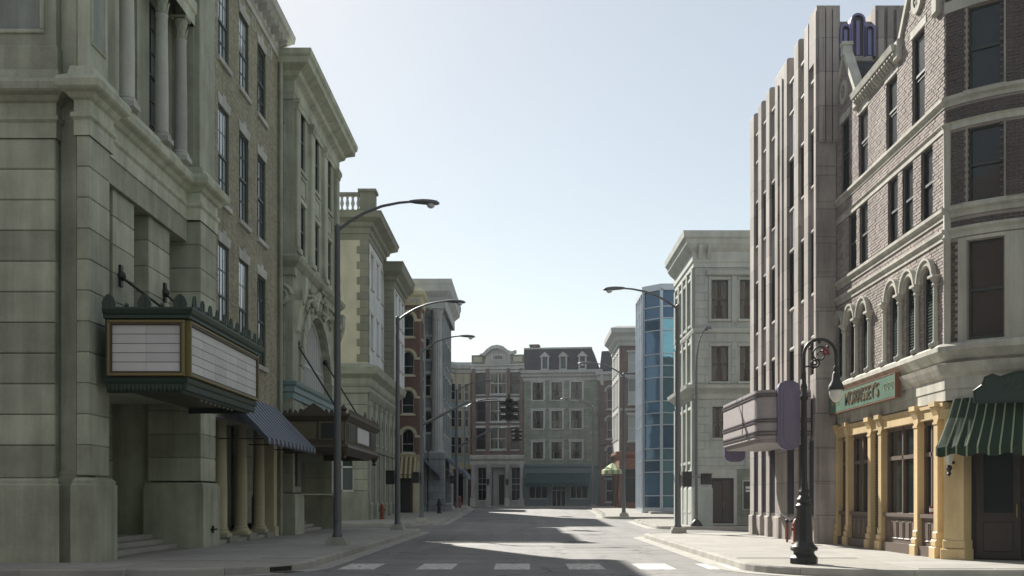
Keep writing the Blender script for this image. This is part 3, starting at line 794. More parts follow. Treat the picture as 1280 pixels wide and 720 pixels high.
for Fq, L in ((ff, X1-X0), (fs, Y1-Y0)):
    fr = MB(); a, b, c, d = .07, L-.07, 4.14, 5.34
    for p, q, r_, s_ in ((a, b, c, c+.06), (a, b, d-.06, d), (a, a+.06, c+.06, d-.06), (b-.06, b, c+.06, d-.06)): fr.block(p, q, -.05, .07, r_, s_, .015)
    fo = Fq.put('sign_frame', fr, M['gold_trim'])
    inner = MB()
    for p, q, r_, s_ in ((a+.06, b-.06, c+.06, c+.1), (a+.06, b-.06, d-.1, d-.06), (a+.06, a+.1, c+.1, d-.1), (b-.1, b-.06, c+.1, d-.1)): inner.box(p, q, -.03, .06, r_, s_)
    sub(fo, 'inner_frame', inner, M['bronze'])
    # letter boards: one for each row and width between the tracks
    nr = 5; nc = max(1, round((b-a)/1.1)); dz = (d-c-.2)/nr; dx = (b-a-.2)/nc
    for j in range(nr):
        for i in range(nc):
            me = cached(('lb', round(dx, 3), round(dz, 3)), lambda: MB().box(.004, dx-.004, 0, .03, .008, dz-.008).mesh('letter_board', M['sign_white']))
            Fq.put('letter_board', me, None, a+.1+i*dx, .01, c+.1+j*dz)
    Fq.put('letter_track', MB().box(a+.09, b-.09, .025, .05, c+.09, d-.09), M['sign_line'])
    # leafy cresting and fringe
    n = max(3, round(L/.56))
    def leaf():
        m = MB(); P = [(-.13, 0), (.13, 0), (.15, .08), (.11, .2), (.05, .26), (0, .28), (-.05, .26), (-.11, .2), (-.15, .08)]
        m.prism(P, -.02, .02, 'y'); m.box(-.02, .02, -.035, -.02, 0, .24); return m.mesh('crest_leaf', M['green_metal'])
    for i in range(n):
        Fq.put('crest_leaf', cached('leaf', leaf), None, .14+(L-.28)*i/(n-1), -.1, 5.6)
        if i < n-1: Fq.put('crest_bead', cached('bead', lambda: MB().ball((0, 0, .04), .05, 8).mesh('crest_bead', M['green_metal'])), None, .14+(L-.28)*(i+.5)/(n-1), -.1, 5.6)
    fg = MB(); k = int(L/.09)
    for i in range(k):
        x = .04+i*(L-.08)/k; fg.prism([(x, 4.02), (x+.075, 4.02), (x+.075, 3.88), (x+.037, 3.83), (x, 3.88)], .07, .1, 'y')
    Fq.put('fringe', fg, M['green_metal'])
for i in range(9):
    wput(Q, 'soffit_bulb', MB().ball((-7.75, 26.9+i*.4, 3.87), .035, 8).lathe([(.03, 3.88), (.035, 3.9), (.05, 3.95)], -7.75, 26.9+i*.4, 8), M['bulb'])
for ya, zt in ((25.2, 6.7), (28.4, 6.9)):
    wput(Q, 'tie_rod', MB().tube([(-9.42, ya+.9, zt), (-7.7, ya-.2, 5.5)], .03), M['iron'])
    wput(Q, 'rod_bracket', MB().ball((-9.4, ya+.9, zt), .13, 10).box(-9.45, -9.36, ya+.82, ya+.98, zt-.25, zt+.25), M['iron'])

# ---------------------------------------------------------------- L2 tan brick building
B = thing('tan_brick_building', 'tan brick building with tall keystoned windows above a column porch', 'building', (-9.1, 32.6, .15))
BF = Face(B, -9.1, 32.6, R(90))
rows = [(6.1, 3.1), (10.45, 2.85), (14.7, 2.4)]
hs = [(x-.6, x+.6, z, z+h) for z, h in rows for x in (1.3, 3.75, 6.2)]
BF.put('wall', MB().wall(.02, 8.85, 4.6, 18.0, hs, .12), M['tan_mortar'])
brickwork(BF, .02, 8.85, 4.62, 17.9, hs, 'tan_brick', bw=.21, bh=.066, proud=.01)
for z, h in rows:
    for x in (1.3, 3.75, 6.2):
        window(BF, x, z, 1.2, h, .1, 'frame_dark', 'glass_pale' if (x < 5) else 'glass_grey', 3, 4, fw=.07, bar=.04, mid=.5, sill=(.12, .16, .1), lintel=('key', .42, .04))  # bright reflection put into the pale pane colour
wput(B, 'building_core', MB().box(-24, -9.45, 32.62, 41.9, 4.6, 18.4).box(-24, -11.6, 32.62, 41.9, 0, 4.6), M['tan_mortar'])
wput(B, 'cornice', MB().sweep([(0, 17.75), (.06, 17.75), (.06, 17.95), (.12, 18.0), (.12, 18.25), (.2, 18.3), (.42, 18.5), (.5, 18.55), (.54, 18.8), (0, 18.85)], [(-9.1, 32.55), (-9.1, 41.5), (-10, 41.5)]), M['white_trim'])
for i in range(14):
    me = cached('modillion', lambda: MB().prism([(0, 0), (-.3, .12), (-.34, .28), (0, .28)], 0, .16).mesh('cornice_bracket', M['white_trim']))
    BF.put('cornice_bracket', me, None, .3+i*.62, -.1, 18.02)
wput(B, 'parapet', MB().box(-9.5, -9.12, 32.6, 41.5, 18.84, 19.3), M['tan_mortar'])
for z in (17.25,):
    for x in (2.5, 5.0, 7.4): BF.put('wall_plaque', panel_frame(-.25, .25, 0, .45, .06, .05), M['white_trim'], x, 0, z)
wput(B, 'downspout', MB().tube([(-8.98, 41.35, .2), (-8.98, 41.35, 17.7)], .075, 10), M['palace'])
# porch
wput(B, 'porch_beam', MB().box(-9.75, -9.12, 32.65, 41.5, 3.95, 4.6), M['white_trim'])
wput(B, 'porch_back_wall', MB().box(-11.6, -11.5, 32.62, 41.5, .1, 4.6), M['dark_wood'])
PB = Face(B, -11.48, 32.62, R(90))
for x in (2.2, 4.6, 7.0):
    d = PB.put('door', MB().box(x-.75, x+.75, -.04, .02, .3, 2.7), M['dark_wood'])
    sub(d, 'door_panel', MB().block(x-.62, x-.06, -.07, -.04, .5, 2.5).block(x+.06, x+.62, -.07, -.04, .5, 2.5), M['brown_wood'])
    sub(d, 'handle', MB().box(x+.02, x+.05, -.12, -.07, 1.2, 1.5), M['gold_trim'])
for y in (34.7, 37.2, 39.7):
    column(B, -9.4, y, .32, 3.95, .205, 'cream_col')
    wput(B, 'pedestal', MB().box(-9.8, -9.0, y-.4, y+.4, .12, .34), M['rust_stone'])
wput(B, 'pilaster', MB().box(-9.7, -9.1, 40.75, 41.3, .15, 3.95).box(-9.74, -9.04, 40.7, 41.34, .14, .5), M['cream_col'])
for a, b in ((32.66, 34.28), (35.12, 36.78), (37.62, 39.28), (40.12, 40.7)):
    wput(B, 'porch_step', MB().box(-9.6, -9.1, a, b, .12, .27).box(-11.5, -9.35, a, b, .12, .33), M['slab'])
# blue striped awning
A = thing('striped_awning', 'blue and grey striped canvas awning with pointed fringe over the column porch', 'awning', (-9.05, 37, 3.1))
m = MB(); N = 30; ya, yb = 33.2, 40.8
for i in range(N):
    a, b = ya+(yb-ya)*i/N, ya+(yb-ya)*(i+1)/N
    for j in range(4):
        t0, t1 = j/4, (j+1)/4; f = lambda t: (-9.05+1.45*t, 4.85-1.5*t-.10*math.sin(math.pi*t))
        p, q = f(t0), f(t1); m.quad((p[0], a, p[1]), (p[0], b, p[1]), (q[0], b, q[1]), (q[0], a, q[1]))
wput(A, 'canopy', m, M['awning_blue'])
m = MB()
for i in range(N*2):
    a, b = ya+(yb-ya)*i/N/2, ya+(yb-ya)*(i+1)/N/2; c = (a+b)/2
    m.poly([(-7.6, a, 3.35), (-7.59, a, 3.24), (-7.58, c, 3.10), (-7.59, b, 3.24), (-7.6, b, 3.35)])
wput(A, 'fringe', m, M['awning_blue'])
m = MB()
for y in (ya, yb): m.poly([(-9.05, y, 4.85), (-7.6, y, 3.35), (-7.6, y, 3.22), (-9.05, y, 4.55)])
wput(A, 'side_flap', m, M['awning_blue'])
m = MB()
for y in (ya+.02, (ya+yb)/2, yb-.02): m.tube([(-9.08, y, 3.3), (-7.62, y, 3.3)], .018, 6)
m.tube([(-7.62, ya, 3.3), (-7.62, yb, 3.3)], .018, 6); wput(A, 'awning_frame', m, M['iron'])

# ---------------------------------------------------------------- L3 stone palace front with the great arch
P = thing('arched_stone_building', 'olive stone classical building with heavy cornice, pilasters and a great arched window', 'building', (-8.67, 42, .15))
mp = M['palace']; XP = -8.67; YA, YB = 42.0, 52.0
PF = Face(P, XP, YA, R(90)); PC = Face(P, -14, YA, 0)
wput(P, 'building_core', MB().box(-24, -9.6, 42.1, 51.9, 5.2, 18).box(-24, -11.4, 42.1, 51.9, 0, 5.3), mp)
bays = (1.85, 4.85, 7.85)
hp = [(x-.55, x+.55, z, z+h) for x in bays for z, h in ((11.0, 2.0), (14.3, 2.45))]
PF.put('wall', MB().wall(0, 10, 10.6, 17.0, hp, .15), mp)
for x in bays:
    for z, h in ((11.0, 2.0), (14.3, 2.45)): window(PF, x, z, 1.1, h, .12, 'frame_dark', 'glass_dark', 2, 2, sill=(.1, .14, .08), lintel=('flat', .2, .05), sillmat='palace')
    PF.put('spandrel_panel', panel_frame(x-.6, x+.6, 13.25, 14.05, .08, .05), mp)
wput(P, 'front_wall', MB().box(-14, XP-.001, 42.0, 42.3, 5.2, 17.0), mp)
for x in (.42, 3.35, 6.35, 9.4):
    o = PF.put('pilaster', MB().block(x-.34, x+.34, -.16, .02, 10.85, 16.5, .03), mp)
    sub(o, 'capital', MB().box(x-.36, x+.36, -.2, .0, 16.2, 16.3).box(x-.42, x+.42, -.26, 0, 16.4, 16.55).prism([(-.2, 16.3), (-.26, 16.4), (.01, 16.4), (.01, 16.3)], x-.38, x+.38), mp)
    sub(o, 'pilaster_base', MB().box(x-.4, x+.4, -.22, 0, 10.8, 11.0), mp)
PC2 = Face(P, -10.2, YA, 0)
blocks(PC2, .55, 1.25, 11.2, 16.2, 1, 8, 'palace', proud=.03, back=.1, bev=.02, stagger=False)
blocks(PC2, .55, 1.25, 5.9, 9.9, 1, 7, 'palace', proud=.03, back=.1, bev=.02, stagger=False)
pth = [(-14, YA), (XP, YA), (XP, YB), (-10, YB)]
wput(P, 'cornice', MB().sweep([(0, 16.5), (.05, 16.5), (.05, 16.7), (.09, 16.75), (.09, 17.15), (.14, 17.2), (.3, 17.3), (.36, 17.45), (.72, 17.62), (.74, 17.82), (.82, 17.9), (.84, 18.1), (.6, 18.14), (0, 18.2)], pth), mp)
wput(P, 'belt_course', MB().sweep([(0, 14.0), (.05, 14.0), (.1, 14.1), (.1, 14.2), (0, 14.25)], [(-14, YA), (XP-.75, YA), (XP-.7, YA)]), mp)
wput(P, 'middle_cornice', MB().sweep([(0, 9.9), (.1, 9.9), (.1, 10.2), (.16, 10.25), (.3, 10.4), (.34, 10.55), (.12, 10.7), (.1, 10.85), (0, 10.85)], pth), mp)
# arch storey
R_A, XA, ZA = 3.2, 4.85, 5.85
PF.put('arch_wall', MB().wall(0, 10, 5.3, 10.0, [(XA-R_A, XA+R_A, 5.85, ZA, True)], .4), mp)
nv = 15
for k in range(nv):
    me = MB().arc_piece(0, 0, R_A, R_A+.62, math.pi*k/nv+.006, math.pi*(k+1)/nv-.006, -.1, .3).mesh('voussoir', mp)
    PF.put('voussoir', me, None, XA, 0, ZA)
gl = MB().poly([(XA+R_A*math.cos(math.pi*k/20), .36, ZA+R_A*math.sin(math.pi*k/20)) for k in range(21)])
aw = PF.put('arched_window', MB().ring(XA, ZA, R_A-.14, R_A, 0, math.pi, 20, .26, .38), M['frame_white'])
sub(aw, 'pane', gl, M['glass_pale'])
mm = MB()
for k in range(-7, 8):
    x = k*.42; hh = math.sqrt(max(.01, R_A**2-x*x))
    mm.box(XA+x-.035, XA+x+.035, .28, .355, ZA, ZA+hh-.1)
mm.box(XA-R_A, XA+R_A, .29, .356, ZA+1.1, ZA+1.18); sub(aw, 'muntin', mm, M['frame_white'])
# cartouche and corner scrolls
def volute(F, x, z, r, y=-.3, sgn=1, name='scroll'):
    pts = [(x+sgn*rr*math.cos(a), y, z+rr*math.sin(a)) for rr, a in ((r*(1-.85*i/22), i*.55) for i in range(23))]
    F.put(name, MB().tube(pts, [r*.2*(1-.5*i/22) for i in range(23)], 7).prism([(x+r*.9*math.cos(q*.5236), z+r*.9*math.sin(q*.5236)) for q in range(12)], y, y+.3, 'y'), mp)
volute(PC2, 1.1, 9.15, .42, -.16); volute(PF, .55, 9.2, .4, -.3); volute(PF, 9.3, 9.2, .4, -.3, -1)
for x in (.55, 9.3):
    PF.put('console_bracket', MB().prism([(0, 9.9), (-.45, 9.9), (-.42, 9.3), (-.2, 8.6), (-.12, 7.9), (0, 7.8)], x-.3, x+.3), mp)
ct = MB(); rnd = random.Random(3)
ct.lathe([(.05, -.75), (.4, -.55), (.58, -.1), (.55, .35), (.3, .7), (.05, .8)], 0, 0, 14)
c_o = PF.put('cartouche', ct, mp, XA, -.06, 9.65); c_o.scale = (.8, .3, .85)
gar = MB()
for s in (-1, 1):
    gar.tube([(XA+s*.35, -.16, 10.0), (XA+s*.75, -.2, 9.85), (XA+s*1.05, -.2, 9.55), (XA+s*1.1, -.18, 9.2), (XA+s*.9, -.16, 9.1), (XA+s*.8, -.16, 9.25)], [.1, .13, .13, .1, .07, .05], 8)
    gar.tube([(XA+s*.9, -.12, 9.35), (XA+s*1.5, -.16, 9.3), (XA+s*2.1, -.16, 9.45), (XA+s*2.6, -.14, 9.3), (XA+s*2.75, -.12, 8.95), (XA+s*2.5, -.12, 8.9)], [.06, .1, .11, .1, .07, .04], 8)
    for k in range(16):
        gar.ball((XA+s*(.5+rnd.random()*2.2), -.14-rnd.random()*.08, 9.05+rnd.random()*.75), .06+rnd.random()*.07, 7)
for k in range(8): gar.ball((XA+.4*math.cos(k*.785), -.3, 9.65+.6*math.sin(k*.785)), .09, 7)
gar.ball((XA, -.25, 10.3), .2, 10); PF.put('carved_garland', gar, mp)
# painted beam under the arch
wput(P, 'painted_beam', MB().sweep([(0, 5.28), (.03, 5.28), (.03, 5.5), (.08, 5.54), (.08, 5.72), (.16, 5.8), (.2, 5.92), (0, 5.97)], pth), M['teal_trim'])
# ground storey: pier, entrance recess with steps, pier
ZP = [1.75, 2.45, 3.15, 3.85, 4.55, 5.28]
pier(P, -10.1, XP, 42.02, 43.6, ZP, 'palace', plinth=(.1, 1.7)); pier(P, -11.2, XP, 50.5, 51.95, ZP, 'palace', plinth=(.1, 1.7))
FBk = Face(P, -11.3, 43.6, R(90))
blocks(FBk, 0, 6.9, .5, 5.28, 3, 7, 'palace', proud=.03, back=.2, stagger=True)
for k in range(3): wput(P, 'step', MB().box(-11.3, -9.1-.34*k, 43.7, 50.4, .1+.13*k, .28+.13*k), M['slab'])
wput(P, 'entrance_ceiling', MB().box(-11.3, XP-.05, 43.55, 50.55, 5.05, 5.27), mp)
pc = PF.put('poster_case', MB().box(.4, 1.2, -.08, .02, 2.0, 3.4), M['bronze']); sub(pc, 'poster', MB().box(.47, 1.13, -.09, -.078, 2.08, 3.32), M['dark_panel'])

# second marquee: dark bronze
Q2 = thing('bronze_marquee', 'dark bronze box marquee with ornate cresting and a small white side panel', 'marquee', (-8.6, 42, 3.3))
X0, X1, Y0, Y1 = -8.9, -6.62, 41.45, 50.0
wput(Q2, 'canopy_box', MB().box(X0, X1, Y0, Y1, 3.45, 4.55), M['bronze'])
pa = [(X0, Y0), (X1, Y0), (X1, Y1), (X0, Y1)]
wput(Q2, 'cornice', MB().sweep([(0, 4.4), (.06, 4.42), (.12, 4.5), (.2, 4.58), (.2, 4.66), (0, 4.68)], pa), M['bronze'])
wput(Q2, 'bottom_moulding', MB().sweep([(0, 3.55), (.1, 3.52), (.14, 3.42), (.05, 3.34), (-.1, 3.28), (-.3, 3.2), (-.3, 3.5)], pa), M['bronze'])
fa, fb = Face(Q2, X0, Y0, 0), Face(Q2, X1, Y0, R(90))
fa.put('side_panel', MB().block(.06, 1.2, -.03, .02, 3.7, 4.36, .02), M['bronze_panel'])
po = fa.put('poster_panel', MB().block(1.28, 2.22, -.05, .02, 3.66, 4.4, .03), M['bronze_panel']); sub(po, 'dark_board', MB().box(1.4, 2.1, -.07, -.045, 3.74, 4.32), M['dark_panel'])
for x0, x1, w_ in ((.3, 2.3, 0), (2.6, 6.0, 1), (6.3, 8.3, 0)):
    po = fb.put('poster_panel', MB().block(x0, x1, -.05, .02, 3.66, 4.4, .03), M['bronze_panel'])
    sub(po, 'letter_board', MB().box(x0+.12, x1-.12, -.07, -.045, 3.74, 4.32), M['sign_white' if w_ else 'dark_panel'])
for Fq, L in ((fa, X1-X0), (fb, Y1-Y0)):
    cr = MB(); k = int(L/.18)
    for i in range(k):
        x = i*L/k; hgt = .1+.05*math.sin(i*1.7)**2
        cr.prism([(x, 4.66), (x+L/k, 4.66), (x+L/k*.75, 4.66+hgt), (x+L/k*.5, 4.7+hgt), (x+L/k*.25, 4.66+hgt)], -.16, -.12, 'y')
    cr.prism([(L/2-.5, 4.66), (L/2+.5, 4.66), (L/2+.3, 4.85), (L/2, 5.05), (L/2-.3, 4.85)], -.17, -.11, 'y')
    Fq.put('cresting', cr, M['bronze'])
for x, y in ((X1, Y0), (X1, Y1)):
    wput(Q2, 'corner_pendant', MB().lathe([(.05, 2.98), (.1, 3.05), (.05, 3.12), (.16, 3.25), (.2, 3.4)], x-.06, y+.06*(1 if y == Y0 else -1), 10), M['bronze'])
    wput(Q2, 'corner_finial', MB().lathe([(.14, 4.6), (.08, 4.75), (.14, 4.85), (.03, 5.0)], x-.06, y+.06*(1 if y == Y0 else -1), 10), M['bronze'])
for y in (42.6, 48.8):
    wput(Q2, 'tie_rod', MB().tube([(-8.75, y+.5, 7.5), (-6.9, y, 4.6)], .035), M['iron'])
    wput(Q2, 'rod_bracket', MB().ball((-8.73, y+.5, 7.5), .13, 8), M['iron'])
# ---------------------------------------------------------------- L4 cream building with quoins
C = thing('cream_quoined_building', 'cream stucco building with olive quoins, roof balustrade and rusticated arcaded base', 'building', (-9.2, 66, gz(66)+.15))
XC, YC, YC2 = -9.2, 66.0, 73.6
CF = Face(C, -20, YC, 0); CS = Face(C, XC, YC, R(90))
wput(C, 'building_core', MB().box(-26, XC-.4, YC+.35, YC2, 0, 18.2).box(-26, XC-.35, YC2-.05, 80.3, 0, 16.4), M['cream_stucco'])
h1 = [(8.3, 9.1, 11.2, 13.2), (8.3, 9.1, 14.4, 16.3), (6.4, 7.3, 11.2, 13.2), (6.4, 7.3, 14.4, 16.3)]
CF.put('wall', MB().wall(0, 10.8, 9.3, 17.0, h1, .25), M['cream_stucco'])
for a, b, c, d in h1: window(CF, (a+b)/2, c, b-a, d-c, .2, 'frame_white', 'glass_dark', 1, 2, sill=(.1, .12, .06), lintel=('flat', .2, .05))
h2 = [(x-.45, x+.45, z, z+2.0) for x in (1.8, 4.4, 6.6) for z in (10.6, 14.2)]
CS.put('wall', MB().wall(0, 7.6, 9.3, 17.0, h2, .2), M['lit_stucco'])
for a, b, c, d in h2: window(CS, (a+b)/2, c, b-a, d-c, .16, 'frame_white', 'glass_pale', 1, 2, sill=(.1, .12, .08), lintel=('flat', .18, .05))
for i in range(16):
    z = 9.6+i*.455; L = .46 if i % 2 else .66
    def mk(L=L):
        m = MB(); m.block(-L, .04, -.04, .3, .008, .447, .02); return m.mesh('quoin', M['quoin'])
    CF.put('quoin', cached(('quoin', L), mk), None, 10.8, 0, z)
    CS.put('quoin', cached(('quoin2', L), lambda: MB().block(0, L*.7, -.04, .3, .008, .447, .02).mesh('quoin', M['quoin'])), None, 0.0, .0, z)
CO = [(0, 16.8), (.06, 16.8), (.06, 17.1), (.14, 17.15), (.14, 17.45), (.3, 17.55), (.36, 17.75), (.8, 17.95), (.84, 18.15), (.9, 18.3), (0, 18.36)]
wput(C, 'cornice', MB().sweep(CO, [(-26, YC), (XC, YC), (XC, YC2+.2), (-10, YC2+.2)]), M['quoin'])
# balustrade
for x in [-9.75-.32*i for i in range(28)]:
    me = cached('baluster', lambda: MB().lathe([(.09, 0), (.09, .08), (.05, .14), (.12, .4), (.06, .66), (.09, .76), (.09, .84)], 0, 0, 10).mesh('baluster', M['far_white']))
    link('baluster', me, C, Vector((x, YC-.1, 18.5)) - Vector(C.location))
wput(C, 'balustrade_rail', MB().box(-26, -9.2, YC-.28, YC+.08, 19.34, 19.52).box(-26, -9.2, YC-.25, YC+.05, 18.3, 18.5).box(-9.62, -8.75, YC-.45, YC+.5, 18.3, 19.6).box(-9.72, -8.65, YC-.55, YC+.6, 19.5, 19.66), M['quoin'])
# lower wing further along: quoined return, lower cornice
XW = -8.57; CW = Face(C, XC-.05, YC2, 0); CWS = Face(C, XW, YC2, R(90))
h3 = [(x-.42, x+.42, z, z+1.9) for x in (1.5, 3.6, 5.4) for z in (10.4, 13.3)]
CWS.put('wing_wall', MB().wall(0, 6.7, 9.3, 15.6, h3, .2), M['lit_stucco'])
for a, b, c, d in h3: window(CWS, (a+b)/2, c, b-a, d-c, .16, 'frame_white', 'glass_pale', 1, 2, sill=(.1, .12, .08), lintel=('flat', .18, .05))
CW.put('wing_return', MB().box(0, .68, 0, .4, 9.3, 15.6), M['quoin'])
for i in range(14): CW.put('quoin', cached('quoin3', lambda: MB().block(.02, .72, -.04, .2, .008, .447, .02).mesh('quoin', M['quoin'])), None, 0, 0, 9.5+i*.455 - .2)
CO2 = [(0, 15.5), (.06, 15.5), (.06, 15.8), (.2, 15.9), (.25, 16.1), (.6, 16.4), (.66, 16.9), (.7, 17.0), (0, 17.05)]
wput(C, 'wing_cornice', MB().sweep(CO2, [(XC-.2, YC2), (XW, YC2), (XW, 80.3), (-10, 80.3)]), M['quoin'])
# rusticated base
BL = [(0, 7.75), (.05, 7.8), (.05, 8.1), (.12, 8.15), (.2, 8.3), (.2, 8.6), (.55, 8.85), (.6, 9.05), (.66, 9.25), (.3, 9.4), (0, 9.5)]
wput(C, 'belt_cornice', MB().sweep(BL, [(-26, YC-.05), (XC+.05, YC-.05), (XC+.05, 80.4), (-10, 80.4)]), M['rust_stone'])
hb = [(8.55, 9.95, 1.95, 4.1)]
CF.put('base_wall', MB().wall(0, 10.8, .1, 7.9, hb, .35), M['rust_stone'])
blocks(CF, 0, 10.8, 2.0, 7.7, 6, 9, 'rust_stone', proud=.05, back=.05, bev=.03, holes=hb)
wf = CF.put('shop_window', MB().box(8.55, 9.95, .2, .28, 3.35, 3.45).box(8.55, 8.63, .2, .28, 1.95, 4.1).box(9.87, 9.95, .2, .28, 1.95, 4.1).box(9.2, 9.28, .2, .28, 1.95, 4.1).box(8.63, 9.87, .2, .28, 4.0, 4.1).box(8.63, 9.87, .2, .28, 1.95, 2.05), M['frame_white'])
for a, b in ((8.63, 9.2), (9.28, 9.87)):
    for c, d in ((2.05, 3.35), (3.45, 4.0)): sub(wf, 'pane', MB().quad((a, .24, c), (b, .24, c), (b, .24, d), (a, .24, d)), M['glass_grey'])
CF.put('base_plinth', MB().box(0, 10.85, -.12, .0, .1, 1.6), M['rust_stone'])
bx = [1.5+2.35*i for i in range(6)]
hb2 = [(x-.55, x+.55, 4.9, 5.9, True) for x in bx] + [(x-.55, x+.55, 1.3, 4.2) for x in bx]
CS.put('base_wall', MB().wall(0, 14.4, .1, 7.9, hb2, .18), M['rust_stone'])
for x in bx:
    window(CS, x, 4.9, 1.1, 1.0, .14, 'frame_dark', 'glass_dark', 2, 1, arch=True, mid=None, lintel=('arch', .25, .05), sillmat='rust_stone', sill=(.05, .14, .08))
    window(CS, x, 1.3, 1.1, 2.9, .14, 'frame_dark', 'glass_dark', 2, 2, sill=(.05, .2, .08), sillmat='rust_stone')
for i in range(7):
    x = .33+2.35*i; pl = CS.put('pilaster', MB().block(x-.25, x+.25, -.14, .02, 1.2, 7.2, .03), M['rust_stone'])
    sub(pl, 'pilaster_base', MB().box(x-.3, x+.3, -.22, 0, .1, 1.2), M['rust_stone']); sub(pl, 'capital', MB().box(x-.3, x+.3, -.2, 0, 7.0, 7.3), M['rust_stone'])
CS.put('string_course', MB().prism([(0, 4.3), (-.2, 4.35), (-.25, 4.6), (0, 4.65)], .1, 14.4), M['quoin'])
for i in range(30):
    CS.put('corbel', cached('corbel', lambda: MB().prism([(0, 0), (-.1, .05), (-.18, .35), (-.18, .5), (0, .5)], -.09, .09).mesh('corbel', M['rust_stone'])), None, .3+i*.47, -.05, 7.35)

# ---------------------------------------------------------------- generic town house used for the farther fronts
def house(root, F, L, z0, z1, cols, rows, mats, depth=.22, cornice=None, style=None, wallname='wall'):
    """front with one window for each (x in cols, (z,w,h,arch) in rows)"""
    hs = []
    for z, w_, h_, ar in rows:
        for x in cols: hs.append((x-w_/2, x+w_/2, z, z+h_, ar))
    F.put(wallname, MB().wall(0, L, z0, z1, hs, depth), M[mats[0]])
    st = dict(frame='frame_white', pane='glass_dark', cols=1, rows=2, sill=(.1, .14, .08), lintel=('flat', .22, .06), sillmat=mats[1])
    st.update(style or {})
    for z, w_, h_, ar in rows:
        for x in cols:
            s2 = dict(st)
            if ar: s2['lintel'] = ('arch', .22, .06); s2['mid'] = None
            window(F, x, z, w_, h_, depth-.04, arch=ar, **s2)

# ---------------------------------------------------------------- L5 red brick
BR = thing('red_brick_building', 'narrow red brick building with pale arched windows and a fan-patterned cream parapet', 'building', (-8, 82, gz(82)+.15))
BRF = Face(BR, -12.6, 82.0, 0); BRS = Face(BR, -7.6, 82.0, R(90))
wput(BR, 'building_core', MB().box(-20, -7.95, 82.4, 88, 0, 16.2), M['red_brick'])
rw = [(z, .9, 1.3, True) for z in (4.9, 7.75, 10.6, 13.4)]
house(BR, BRF, 5.0, .2, 16.0, (1.0, 2.55, 4.1), rw, ('red_brick', 'cream_col'))
house(BR, BRS, 3.0, .2, 16.0, (1.5,), rw, ('red_brick', 'cream_col'))
for z in (6.1, 8.95, 11.8, 14.6):
    BRF.put('string_course', MB().block(4.58, 5.04, -.06, .05, z-.09, z+.09, .02), M['cream_col'])
wput(BR, 'parapet', MB().sweep([(0, 15.7), (.08, 15.7), (.12, 15.85), (.12, 16.3), (.3, 16.45), (.36, 16.7), (.2, 16.8), (0, 17.0)], [(-20, 82), (-7.6, 82), (-7.6, 85)]), M['cream_col'])
for i in range(6):
    BRF.put('fan_ornament', MB().ring(0, 0, .1, .34, 0, math.pi, 8, -.17, -.1), M['far_white'], .4+i*.84, 0, 15.9)
so = BRF.put('shopfront', MB().box(.2, 2.9, .02, -.05, .3, 4.4), M['dark_wood']); sub(so, 'door', MB().box(3.2, 4.3, -.06, -.02, .3, 3.0), M['dark_panel'])
BRF.put('shop_fascia', MB().box(0, 5, -.18, 0, 4.3, 4.75), M['yellow_trim'])
BRF.put('corner_post', MB().block(4.45, 5.0, -.08, .0, .3, 4.3, .03), M['cream_col'])
AT = thing('tan_striped_awning', 'tan and dark striped awning over the red brick shopfront', 'awning', (-8, 81.9, 3.2))
m = MB()
for i in range(10):
    a, b = -12.4+i*.46, -12.4+(i+1)*.46
    m.quad((a, 81.75, 4.6), (b, 81.75, 4.6), (b, 80.9, 3.3), (a, 80.9, 3.3)); m.quad((a, 80.9, 3.3), (b, 80.9, 3.3), (b, 80.9, 3.02), (a, 80.9, 3.02))
wput(AT, 'canopy', m, M['awning_tan']); wput(AT, 'awning_frame', MB().tube([(-12.4, 80.92, 3.28), (-7.8, 80.92, 3.28)], .03, 6).tube([(-7.82, 81.8, 3.28), (-7.82, 80.92, 3.28)], .03, 6).tube([(-12.38, 81.8, 3.28), (-12.38, 80.92, 3.28)], .03, 6), M['iron'])

# ---------------------------------------------------------------- L6 grey columned building
G = thing('grey_columned_building', 'grey stone building with giant fluted columns and flat block cornice', 'building', (-7, 86, gz(86)+.15))
GF = Face(G, -8.3, 86.0, 0); GS = Face(G, -6.3, 86, R(90))
wput(G, 'building_core', MB().box(-20, -6.5, 86.4, 97, 0, 17.2), M['grey_stone'])
house(G, GF, 2.0, .2, 17.0, (1.0,), [(6.6, .6, 1.7, False), (9.4, .6, 1.7, False), (12.2, .6, 1.7, False)], ('grey_stone', 'far_grey'))
house(G, GS, 11, .2, 17.0, (2.2, 4.6, 7.0, 9.4), [(6.6, 1, 1.8, False), (9.4, 1, 1.8, False), (12.2, 1, 1.8, False), (1.2, 1.4, 2.6, False)], ('grey_stone', 'far_grey'))
for x in (-7.95, -6.65):
    column(G, x, 85.7, 5.0, 16.1, .42, 'far_grey', .9, flute=.12)
    wput(G, 'pedestal', MB().box(x-.6, x+.6, 85.05, 86.0, .3, 5.0).box(x-.68, x+.68, 84.98, 86.02, 4.6, 5.0).box(x-.68, x+.68, 84.98, 86.02, .3, 1.2), M['grey_stone'])
wput(G, 'entablature', MB().sweep([(0, 16.1), (.1, 16.1), (.1, 16.9), (.2, 17.0), (.5, 17.3), (.55, 17.7), (.62, 17.9), (.62, 18.2), (0, 18.25)], [(-20, 85.4), (-6.1, 85.4), (-6.1, 97), (-8, 97)]), M['far_grey'])
